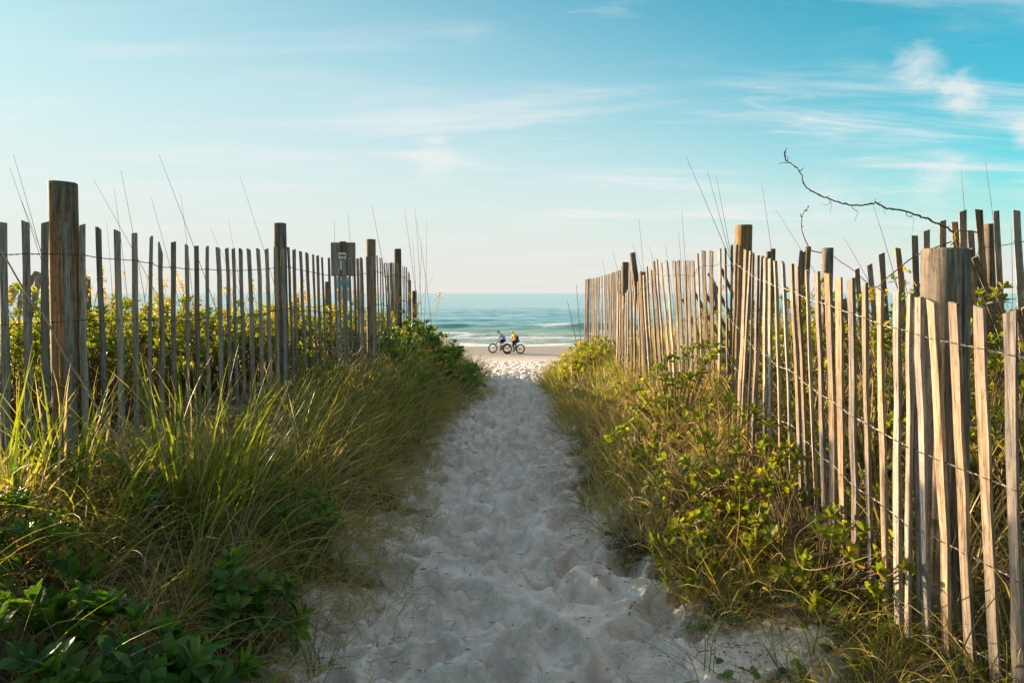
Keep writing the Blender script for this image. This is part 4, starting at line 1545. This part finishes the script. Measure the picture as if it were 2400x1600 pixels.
for a, b_, d in [((296, 1310), (305, 1372), 12.5), ((1225, 690), (1225, 690), 0)][:1]:
    A, B = ray(1351, 668, 12.4), ray(1358, 760, 12.4)
    stalk_obj('grass_stalk', [A, A.lerp(B, .5), B + (B - A) * .6], .003, .006, M_DRY, 'lone dark stalk against the sea just left of the right fence end', 'stalk')
    A, B = ray(1330, 705, 12.2), ray(1345, 775, 12.2)
    stalk_obj('grass_stalk', [A, A.lerp(B, .5), B + (B - A) * .6], .003, .006, M_DRY, 'short stalk against the sea over the right dune grass', 'stalk')

dp = [ray(x, y_, d) for x, y_, d in [(-40, 520, 3.35), (8, 596, 3.3), (46, 662, 3.28), (78, 712, 3.26), (105, 742, 3.25), (150, 832, 3.2), (192, 893, 3.2), (240, 978, 3.18), (268, 1018, 3.16), (310, 1110, 3.15)]]
stalk_obj('dead_stalk', dp, .0035, .005, M_DRY, 'dead brown stalk slanting down across the nearest left slats and post', 'stalk', n=26)
for (pts, lab) in [([(760, 1010, 4.6), (640, 1060, 4.1), (560, 1200, 3.6), (510, 1320, 3.2)], 'thick pale dry blade slanting up to the right on the left bank'), ([(530, 1190, 3.2), (545, 1260, 3.1), (555, 1330, 3.0), (553, 1400, 2.95)], 'bent dry blade with a hooked tip right of the corner bush'),
                   ([(2075, 1290, 2.55), (1960, 1325, 2.75), (1880, 1330, 2.9), (1865, 1260, 3.0), (1915, 1215, 3.0)], 'curling bare twig looping in front of the near right slats')]:
    stalk_obj('dry_blade', [ray(*q) for q in pts], .0016, .002, M_DRY, lab, 'stalk', n=20)

# the vine reaching across the sky
VD = lambda x: 4.5 + (x - 1257) / (2035 - 1257) * .45
vpts = [(1256, 735), (1275, 748), (1300, 765), (1322, 787), (1335, 830), (1350, 860), (1390, 885), (1450, 912), (1500, 930), (1560, 943), (1610, 943), (1670, 933), (1715, 957), (1770, 962), (1820, 975), (1880, 995), (1930, 1015), (1975, 1035), (2005, 1050), (2035, 1085), (2060, 1180), (2075, 1330)]
VP = [ray(*z4(*q), VD(q[0])) for q in vpts]
vine = empty('bare_vine', VP[-1], 'bare curving vine stem reaching up and left across the blue sky', 'vine')
n = 110
P = [q + Vector((random.gauss(0, .0022), 0, random.gauss(0, .0022))) for q in smooth_path(VP, n)]
bm = bmesh.new()
tube_into(bm, [q - vine.location for q in P], [.0026 + .0042 * i / n + (.0016 if i % 11 == 0 else 0) + random.gauss(0, .0003) for i in range(n)], 7)
obj('stem', bm_mesh('stem', bm, M_VINE, True), vine)


def tendril(ctrl, r_, name='tendril'):
    pts = [ray(*z4(*q), VD(q[0])) - vine.location for q in ctrl]
    bm = bmesh.new()
    tube_into(bm, smooth_path(pts, 14), [r_ * (1 - .6 * i / 13) for i in range(14)], 4)
    obj(name, bm_mesh(name, bm, M_VINE), vine)


tendril([(1258, 738), (1254, 715), (1258, 690), (1262, 678)], .004, 'bud')
tendril([(1256, 725), (1252, 705), (1256, 692)], .006, 'bud')
tendril([(1262, 742), (1268, 728), (1262, 715)], .003, 'bud')
tendril([(1272, 748), (1250, 748), (1232, 750), (1223, 757)], .002)
tendril([(1322, 787), (1334, 778), (1340, 768)], .003)
tendril([(1450, 912), (1448, 902), (1458, 900)], .0025)
tendril([(1455, 915), (1462, 930), (1445, 942), (1420, 938)], .0016)
tendril([(1462, 922), (1468, 945), (1463, 965), (1462, 985)], .0014)
tendril([(1560, 943), (1566, 958), (1588, 972), (1580, 1000), (1572, 1020)], .0022)
tendril([(1670, 933), (1668, 920), (1672, 912)], .0032)
tendril([(1675, 934), (1690, 930), (1696, 925)], .0028)
tendril([(1705, 952), (1712, 975), (1720, 990)], .0014)
tendril([(1815, 975), (1812, 988), (1830, 996), (1842, 985)], .003)
tendril([(1830, 990), (1845, 1010), (1840, 1050), (1838, 1070)], .0014)
tendril([(2005, 1050), (2000, 1042), (2010, 1036), (2014, 1044)], .002)

VD2 = lambda x: 7.3
pts2 = [(1358, 955), (1342, 972), (1332, 1000), (1330, 1045), (1340, 1085), (1358, 1125), (1375, 1150), (1415, 1160), (1440, 1165)]
P2 = [ray(*z4(*q), 7.3) for q in pts2]
v2 = empty('bare_vine', P2[-1], 'small bare shoot curling up above the rear posts on the right', 'vine')
bm = bmesh.new()
tube_into(bm, [q - v2.location for q in smooth_path(P2, 40)], [.003 + .003 * i / 39 for i in range(40)], 6)
obj('stem', bm_mesh('stem', bm, M_VINE, True), v2)
for ctrl in ([(1358, 955), (1362, 948), (1358, 945)], [(1345, 970), (1352, 966), (1360, 968)], [(1332, 1000), (1326, 990), (1324, 980)], [(1331, 1040), (1338, 1040)]):
    bm = bmesh.new()
    pp = [ray(*z4(*q), 7.3) - v2.location for q in ctrl]
    tube_into(bm, smooth_path(pp, 8), [.006 * (1 - .7 * abs(i - 3) / 5) for i in range(8)], 5)
    obj('bud', bm_mesh('bud', bm, M_VINE), v2)
# green tip winding over the back fence
gp = [ray(x, y_, 4.85) for x, y_, in [(2228, 575), (2240, 560), (2238, 548), (2250, 540), (2268, 542), (2275, 541), (2290, 545)]]
v3 = empty('bare_vine', gp[0], 'green vine tip curled round the dark slats of the back fence', 'vine')
M_GV = plain('green_vine_skin', (0.22, 0.23, 0.05), .5, 0, .2, 20)
bm = bmesh.new()
tube_into(bm, [q - v3.location for q in smooth_path(gp, 30)], .0045, 6)
obj('stem', bm_mesh('stem', bm, M_GV, True), v3)

# ------------------------------------------------------------------ litter on the sand
r = np.random.default_rng(5)
G = Grass()
n = 5600
yy = 2.3 + 8 * r.random(n) ** 1.3
side = r.random(n) < .5
e = np.abs(r.normal(0, .16, n)) - .1
xx = np.where(side, np.interp(yy, *XL) + e, np.interp(yy, *XR) - e)
few = r.random(n) < .35
xx = np.where(few, np.interp(yy, *XL) + (np.interp(yy, *XR) - np.interp(yy, *XL)) * r.random(n), xx)


def sandz(x, y_):
    i = np.clip(np.searchsorted(gy, y_), 0, len(gy) - 1)
    j = np.clip(np.searchsorted(gx, x), 0, len(gx) - 1)
    return GZ[i, j]


P = np.stack([xx, yy, sandz(xx, yy) + .004], -1)
G.add(*blades(P, r.uniform(.008, .05, n) * np.where(r.random(n) < .1, 2, 1), r.uniform(.002, .006, n), np.full(n, 1.5), r.uniform(0, 6.28, n), np.full(n, .1), r.normal(0, .8, n), np.full(n, .5), 3))
M_LIT = plain('dry_plant_litter', (0.11, 0.07, 0.04), .85, 0, .5, 200)
tag(G.build('sand_litter', M_LIT), 'crumbs of dry stems and leaves scattered on the sand', 'litter', kind='stuff')
for k, (px, py, d, L, an, lab) in enumerate([(1300, 1075, 6.0, .28, .3, 'thin dark twig lying on the sand at the right edge, halfway along the path'), (1420, 1300, 3.9, .16, .5, 'pale split twig lying on the sand on the right'), (910, 1480, 3.0, .1, 1.2, 'short dark stick standing out of the sand at the near left'),
                                           (1480, 1405, 3.3, .16, 1.3, 'dark twig half buried in the sand on the near right'), (1130, 985, 8.2, .3, -.5, 'pale twig at the left edge of the sand by the far bush'), (1700, 1590, 2.55, .3, .1, 'curved twig lying on the sand at the bottom right')]):
    p = ray(px, py, d)
    z0 = float(sandz(np.array([p.x]), np.array([d]))[0])
    c, s = math.cos(an), math.sin(an)
    pts = [Vector((p.x + c * t * L, d + s * t * L, z0 + .008 + (.006 if t == 0 else 0))) for t in (-.5, 0, .5)]
    stalk_obj('twig', pts, .003, .002, M_STEM, lab, 'twig', 'twigs on the sand', n=6)


# ------------------------------------------------------------------ bicycles and riders
M_TYRE = plain('black_tyre_rubber', (0.012, 0.012, 0.013), .8)
M_RIM = plain('dark_rim', (0.03, 0.03, 0.035), .4, .5)
M_SPOKE = plain('steel_spoke', (0.35, 0.35, 0.36), .35, .8)
M_FRAME1 = plain('dark_bike_frame', (0.02, 0.03, 0.05), .35)
M_FRAME2 = plain('pale_bike_frame', (0.5, 0.5, 0.5), .35)
M_SADDLE = plain('black_saddle', (0.015, 0.015, 0.015), .6)
M_SKIN = plain('tanned_skin', (0.47, 0.25, 0.17), .55, 0, .06, 20)
M_BLUE_S = plain('light_blue_shirt', (0.17, 0.36, 0.56), .85, 0, .1, 8)
M_SHORT = plain('black_shorts', (0.014, 0.014, 0.017), .85)
M_CAP = plain('dark_cap', (0.10, 0.09, 0.12), .8)
M_SHOE = plain('dark_shoe', (0.02, 0.02, 0.025), .7)
M_YEL = plain('yellow_jacket', (0.80, 0.42, 0.01), .75, 0, .08, 8)
M_NAVY = plain('navy_vest', (0.014, 0.022, 0.13), .8, 0, .1, 8)
M_PINK = plain('pink_waistband', (0.6, 0.05, 0.12), .8)
M_HAIR = plain('grey_hair', (0.25, 0.23, 0.21), .8)
M_TROU = plain('black_trousers', (0.016, 0.016, 0.018), .85)


def torus_into(bm, R0, r0, seg=40, sec=8, y0=0.0, flat=1.0):
    ring = []
    for i in range(seg):
        a = 2 * math.pi * i / seg
        ring.append([bm.verts.new(((R0 + r0 * math.cos(2 * math.pi * k / sec)) * math.cos(a), y0 + r0 * flat * math.sin(2 * math.pi * k / sec), (R0 + r0 * math.cos(2 * math.pi * k / sec)) * math.sin(a))) for k in range(sec)])
    for i in range(seg):
        for k in range(sec):
            i2, k2 = (i + 1) % seg, (k + 1) % sec
            bm.faces.new((ring[i][k], ring[i2][k], ring[i2][k2], ring[i][k2]))


WR = .355


def make_bike(name, label, loc, yaw, frame_mat, wb=1.07):
    """bike along local x: rear hub at 0, front hub at wb; origin on the ground under the rear hub"""
    b_ = empty(name, loc, label, 'bicycle', 'bicycles on the beach')
    b_.rotation_euler = (0, 0, yaw)
    for hx in (0, wb):
        bm = bmesh.new()
        for k in range(16):
            a = 2 * math.pi * k / 16
            tube_into(bm, [(.02 * math.cos(a + .8), (.025 if k % 2 else -.025), .02 * math.sin(a + .8)), (.285 * math.cos(a), 0, .285 * math.sin(a))], .0016, 4)
        tube_into(bm, [(0, -.06, 0), (0, .06, 0)], .022, 10)
        w = obj('wheel', bm_mesh('wheel', bm, M_SPOKE), b_, (hx, 0, WR))
        bm = bmesh.new()
        torus_into(bm, .312, .046, flat=1.05)
        obj('tyre', bm_mesh('tyre', bm, M_TYRE, True), w)
        bm = bmesh.new()
        torus_into(bm, .276, .012, flat=2.4)
        obj('rim', bm_mesh('rim', bm, M_RIM, True), w)
    seat, bb, head_t, head_b = Vector((.20, 0, .86)), Vector((.43, 0, .32)), Vector((wb - .33, 0, .83)), Vector((wb - .27, 0, .70))
    bm = bmesh.new()
    st_top = bb.lerp(seat, .78)
    tube_into(bm, [bb, st_top], .019, 10)
    tube_into(bm, [bb, head_b], .023, 10)
    tube_into(bm, [st_top, head_t], .019, 10)
    tube_into(bm, [head_b, head_t], .024, 10)
    for s in (-1, 1):
        tube_into(bm, [bb + Vector((0, s * .03, 0)), Vector((0, s * .085, WR))], .011, 8)
        tube_into(bm, [st_top + Vector((0, s * .02, 0)), Vector((0, s * .085, WR))], .009, 8)
    obj('frame', bm_mesh('frame', bm, frame_mat, True), b_)
    bm = bmesh.new()
    tube_into(bm, [head_b, head_b + (head_b - head_t) * .25], .02, 8)
    for s in (-1, 1):
        tube_into(bm, [head_b + Vector((0.01, s * .06, -.03)), Vector((wb, s * .075, WR))], .016, 8)
    box_into(bm, head_b + Vector((.01, 0, -.03)), (.05, .16, .04))
    obj('fork', bm_mesh('fork', bm, M_RIM, True), b_)
    bm = bmesh.new()
    stem_top = head_t + (head_t - head_b).normalized() * .1
    tube_into(bm, [head_t, stem_top, stem_top + Vector((.07, 0, .03))], .016, 8)
    hb = stem_top + Vector((.07, 0, .03))
    tube_into(bm, [hb + Vector((-.04, -.34, .02)), hb + Vector((0, -.1, 0)), hb + Vector((0, .1, 0)), hb + Vector((-.04, .34, .02))], .013, 8)
    h_ = obj('handlebar', bm_mesh('handlebar', bm, M_RIM, True), b_)
    for s in (-1, 1):
        bm = bmesh.new()
        tube_into(bm, [hb + Vector((-.035, s * .25, .02)), hb + Vector((-.045, s * .36, .022))], .018, 8)
        obj('grip', bm_mesh('grip', bm, M_SADDLE, True), h_)
    bm = bmesh.new()
    tube_into(bm, [st_top, seat + Vector((0, 0, 0))], .014, 8)
    obj('seat_post', bm_mesh('seat_post', bm, M_RIM), b_)
    bm = bmesh.new()
    tube_into(bm, [seat + Vector((-.13, 0, .02)), seat + Vector((-.06, 0, .025)), seat + Vector((.04, 0, .02)), seat + Vector((.15, 0, .015))], [.045, .07, .035, .018], 10)
    for v in bm.verts:
        v.co.z = seat.z + .02 + (v.co.z - seat.z - .02) * .45
    obj('saddle', bm_mesh('saddle', bm, M_SADDLE, True), b_)
    bm = bmesh.new()
    ca = R(-72)
    cd = Vector((math.cos(ca), 0, math.sin(ca))) * .17
    tube_into(bm, [bb + Vector((0, -.07, 0)), bb + Vector((0, .07, 0))], .02, 8)
    cr_ = [bm.verts.new(bb + Vector((.085 * math.cos(t * math.pi / 10), -.055, .085 * math.sin(t * math.pi / 10)))) for t in range(20)]
    cr2 = [bm.verts.new(v.co + Vector((0, .008, 0))) for v in cr_]
    bm.faces.new(cr_)
    bm.faces.new(cr2[::-1])
    for k in range(20):
        bm.faces.new((cr_[k], cr2[k], cr2[(k + 1) % 20], cr_[(k + 1) % 20]))
    tube_into(bm, [bb + Vector((0, -.075, 0)), bb + Vector((0, -.08, 0)) + cd], .012, 6)
    tube_into(bm, [bb + Vector((0, .075, 0)), bb + Vector((0, .08, 0)) - cd], .012, 6)
    ck = obj('crank', bm_mesh('crank', bm, M_RIM), b_)
    for s in (-1, 1):
        bm = bmesh.new()
        box_into(bm, bb + Vector((0, s * .135, 0)) + cd * (1 if s < 0 else -1), (.09, .1, .022))
        obj('pedal', bm_mesh('pedal', bm, M_RIM), ck)
    bm = bmesh.new()
    for s in (-.03, .03):
        tube_into(bm, [bb + Vector((0, -.052, s * 2.4)), Vector((0, -.052, WR + s))], .005, 4)
    obj('chain', bm_mesh('chain', bm, M_RIM), b_)
    bm = bmesh.new()
    tube_into(bm, [(0, -.062, WR), (0, -.04, WR)], .05, 16)
    tube_into(bm, [(.02, -.06, WR - .06), (.03, -.06, WR - .16)], .012, 6)
    obj('derailleur', bm_mesh('derailleur', bm, M_RIM), b_)
    return b_, dict(bb=bb, hb=hb, seat=seat, cd=cd)


def skinned(verts, edges, radii, mat, name, sub=2, root_i=0):
    me = bpy.data.meshes.new(name)
    me.from_pydata([tuple(v) for v in verts], edges, [])
    o = bpy.data.objects.new('tmp', me)
    S.collection.objects.link(o)
    sk = o.modifiers.new('skin', 'SKIN')
    lay = me.skin_vertices[0] if len(me.skin_vertices) else None
    if lay is None:
        bpy.context.view_layer.objects.active = o
        bm = bmesh.new()
        bm.from_mesh(me)
        bm.verts.layers.skin.verify()
        bm.to_mesh(me)
        bm.free()
        lay = me.skin_vertices[0]
    for i, q in enumerate(radii):
        lay.data[i].radius = (q, q) if isinstance(q, (int, float)) else q
        lay.data[i].use_root = (i == root_i)
    o.modifiers.new('sub', 'SUBSURF').levels = sub
    o.modifiers['sub'].render_levels = sub
    dg = bpy.context.evaluated_depsgraph_get()
    res = bpy.data.meshes.new_from_object(o.evaluated_get(dg))
    bpy.data.objects.remove(o)
    res.materials.clear()
    res.materials.append(mat)
    res.polygons.foreach_set('use_smooth', [True] * len(res.polygons))
    res.name = name
    return res


def chain(defs):
    """defs: list of chains of (point, radius); points shared by equal coordinates"""
    V, E, Rr, ix = [], [], [], {}
    for ch in defs:
        prev = None
        for p, q in ch:
            k = tuple(round(c, 4) for c in p)
            if k not in ix:
                ix[k] = len(V)
                V.append(p)
                Rr.append(q)
            i = ix[k]
            if prev is not None and prev != i:
                E.append((prev, i))
            prev = i
    return V, E, Rr


def make_rider(label, bike, J, clothes):
    """J in bike coordinates; the rider is a thing of its own, sitting on the bicycle"""
    rt = empty('person', bike.location, label, 'person', 'people riding along the beach')
    rt.rotation_euler = bike.rotation_euler
    H, SH, HEAD = J['hip'], J['shoulder'], J['head']
    hb, bb, cd = J['hb'], J['bb'], J['cd']
    spine = H.lerp(SH, .5) + Vector((-.05, 0, .04))
    neck = SH + Vector((.05, 0, .08))
    face = Vector((1, 0, -.25)).normalized()
    up = Vector((.25, 0, 1)).normalized()
    defs = [[(H, .125), (spine, .13), (SH, .115), (neck, .052), (HEAD + up * -.05, .06), (HEAD, .092), (HEAD + up * .05, .078)],
            [(HEAD + up * -.05, .06), (HEAD + face * .06 - up * .075, .038)], [(HEAD, .092), (HEAD + face * .105 - up * .015, .014)]]
    arms, legs = [], []
    for s in (-1, 1):
        sh = SH + Vector((0, s * .185, -.015))
        hand = hb + Vector((-.035, s * .31, .03))
        el = sh.lerp(hand, .48) + Vector((-.06, s * .05, -.05))
        wr = el.lerp(hand, .84)
        arms.append((sh, el, wr, hand))
        defs.append([(SH, .115), (sh, .062), (sh.lerp(el, .5), .05), (el, .04), (el.lerp(wr, .4), .038), (wr, .027), (hand, .032), (hand + Vector((.05, 0, -.03)), .02)])
        for f in range(4):
            pass
        hp = H + Vector((.0, s * .095, -.03))
        ped = bb + Vector((0, s * .125, 0)) + (cd if s < 0 else -cd)
        ank = ped + Vector((-.05, 0, .11))
        dv = ank - hp
        L1, L2 = .44, .44
        dist = min(dv.length, L1 + L2 - .005)
        a = math.acos(max(-1, min(1, (L1 * L1 + dist * dist - L2 * L2) / (2 * L1 * dist))))
        dn = dv.normalized()
        fwd = Vector((0, 1, 0)).cross(dn)
        if fwd.x < 0:
            fwd = -fwd
        kn = hp + (dn * math.cos(a) + fwd * math.sin(a)) * L1
        legs.append((hp, kn, ank, ped))
        defs.append([(H, .125), (hp, .092), (hp.lerp(kn, .5), .075), (kn, .052), (kn.lerp(ank, .35), .055), (ank, .033), (ank + Vector((.05, 0, -.055)), .034), (ank + Vector((.14, 0, -.085)), .028)])
    V, E, Rr = chain(defs)
    obj('body', skinned(V, E, Rr, M_SKIN, 'body'), rt)
    clothes(rt, J, H, SH, HEAD, spine, neck, face, up, arms, legs)
    return rt


def ball(c, r3, mat, name, parent, cut=None, rot=None):
    bm = bmesh.new()
    bmesh.ops.create_uvsphere(bm, u_segments=18, v_segments=12, radius=1)
    if cut is not None:
        bmesh.ops.delete(bm, geom=[v for v in bm.verts if v.co.z < cut], context='VERTS')
    for v in bm.verts:
        v.co = Vector((v.co.x * r3[0], v.co.y * r3[1], v.co.z * r3[2]))
        if rot:
            v.co.rotate(rot)
        v.co += Vector(c)
    return obj(name, bm_mesh(name, bm, mat, True), parent)


def clothes_a(rt, J, H, SH, HEAD, spine, neck, face, up, arms, legs):
    g = .014
    d = [[(H + Vector((-.02, 0, -.02)), .135 + g), (spine, .145 + g), (SH, .128 + g), (SH + Vector((.035, 0, .05)), .062 + g)]]
    for sh, el, wr, ha in arms:
        d.append([(SH, .128 + g), (sh, .07 + g), (sh.lerp(el, .5), .056 + g), (el, .048 + g), (wr, .034 + g)])
    V, E, Rr = chain(d)
    obj('shirt', skinned(V, E, Rr, M_BLUE_S, 'shirt'), rt)
    d = [[(H + Vector((0, 0, .02)), .13 + g), (H, .13 + g)]]
    for hp, kn, an, pe in legs:
        d.append([(H, .13 + g), (hp, .1 + g), (hp.lerp(kn, .5), .088 + g), (hp.lerp(kn, .82), .082 + g)])
    V, E, Rr = chain(d)
    obj('shorts', skinned(V, E, Rr, M_SHORT, 'shorts'), rt)
    for hp, kn, an, pe in legs:
        V, E, Rr = chain([[(an + Vector((-.03, 0, -.06)), .04), (an + Vector((.06, 0, -.065)), .043), (an + Vector((.16, 0, -.085)), .032)]])
        obj('shoe', skinned(V, E, Rr, M_SHOE, 'shoe'), rt)
    cap = ball(HEAD + up * .03, (.112, .098, .1), M_CAP, 'cap', rt, cut=-.05)
    bm = bmesh.new()
    box_into(bm, HEAD + face * .14 + up * .045, (.1, .15, .012))
    obj('brim', bm_mesh('brim', bm, M_CAP), cap)
    ball(HEAD - face * .05 - up * .035, (.06, .085, .05), M_HAIR, 'hair', rt)
    for s in (-1, 1):
        ball(HEAD + face * .088 + up * .012 + Vector((0, s * .032, 0)), (.011, .012, .01), M_SHOE, 'eye', rt)
        ball(HEAD - up * .02 + Vector((0, s * .088, 0)), (.022, .012, .03), M_SKIN, 'ear', rt)


def clothes_b(rt, J, H, SH, HEAD, spine, neck, face, up, arms, legs):
    g = .016
    d = [[(H.lerp(spine, .5), .12 + g), (spine, .128 + g), (SH, .125 + g), (neck, .07 + g)]]
    for sh, el, wr, ha in arms:
        d.append([(SH, .125 + g), (sh, .074 + g), (sh.lerp(el, .5), .06 + g), (el, .052 + g), (wr, .036 + g)])
    V, E, Rr = chain(d)
    obj('jacket', skinned(V, E, Rr, M_YEL, 'jacket'), rt)
    V, E, Rr = chain([[(HEAD - up * .09 - face * .03, .085), (HEAD - face * .015, .118), (HEAD + up * .07 - face * .02, .09)]])
    obj('hood', skinned(V, E, Rr, M_YEL, 'hood'), rt)
    V, E, Rr = chain([[(H + Vector((-.01, 0, .02)), .135 + g), (spine + Vector((-.02, 0, .01)), .15 + g), (SH + Vector((-.06, 0, -.02)), .135 + g)]])
    obj('vest', skinned(V, E, Rr, M_NAVY, 'vest'), rt)
    V, E, Rr = chain([[(H + Vector((-.03, 0, .0)), .14 + g), (H + Vector((-.045, 0, .04)), .145 + g)]])
    obj('waistband', skinned(V, E, Rr, M_PINK, 'waistband'), rt)
    d = [[(H + Vector((0, 0, .02)), .132 + g), (H, .132 + g)]]
    for hp, kn, an, pe in legs:
        d.append([(H, .132 + g), (hp, .105 + g), (hp.lerp(kn, .5), .092 + g), (kn, .07 + g), (kn.lerp(an, .5), .062 + g), (an, .045 + g)])
    V, E, Rr = chain(d)
    obj('trousers', skinned(V, E, Rr, M_TROU, 'trousers'), rt)
    for hp, kn, an, pe in legs:
        V, E, Rr = chain([[(an + Vector((-.03, 0, -.06)), .04), (an + Vector((.06, 0, -.065)), .043), (an + Vector((.16, 0, -.085)), .032)]])
        obj('shoe', skinned(V, E, Rr, M_SHOE, 'shoe'), rt)
    for s in (-1, 1):
        ball(HEAD + face * .088 + up * .012 + Vector((0, s * .032, 0)), (.011, .012, .01), M_SHOE, 'eye', rt)


def beach_z(x, y_):
    return float(gz(x, y_)) + .0


D1 = 57.5
x1 = (1188.4 - 1200) / F * D1
bk1, g1 = make_bike('bicycle', 'dark fat-tyred bicycle carrying the rider in the light blue shirt', (x1, D1, beach_z(x1, D1)), math.pi, M_FRAME1, 1.07)
D2 = 56.6
x2 = (1219.6 - 1200) / F * D2
bk2, g2 = make_bike('bicycle', 'pale-framed fat-tyred bicycle carrying the rider in the yellow hood', (x2, D2, beach_z(x2, D2)), math.pi + .28, M_FRAME2, 1.0)
J1 = dict(hip=Vector((.20, 0, 1.0)), shoulder=Vector((.50, 0, 1.38)), head=Vector((.66, 0, 1.55)), **{k: g1[k] for k in ('hb', 'bb', 'cd')})
make_rider('cyclist in a light blue shirt, black shorts and dark cap, leading along the beach', bk1, J1, clothes_a)
J2 = dict(hip=Vector((.20, 0, 1.0)), shoulder=Vector((.52, 0, 1.40)), head=Vector((.64, 0, 1.60)), **{k: g2[k] for k in ('hb', 'bb', 'cd')})
make_rider('cyclist in a yellow hooded jacket and navy vest, following behind on the beach', bk2, J2, clothes_b)
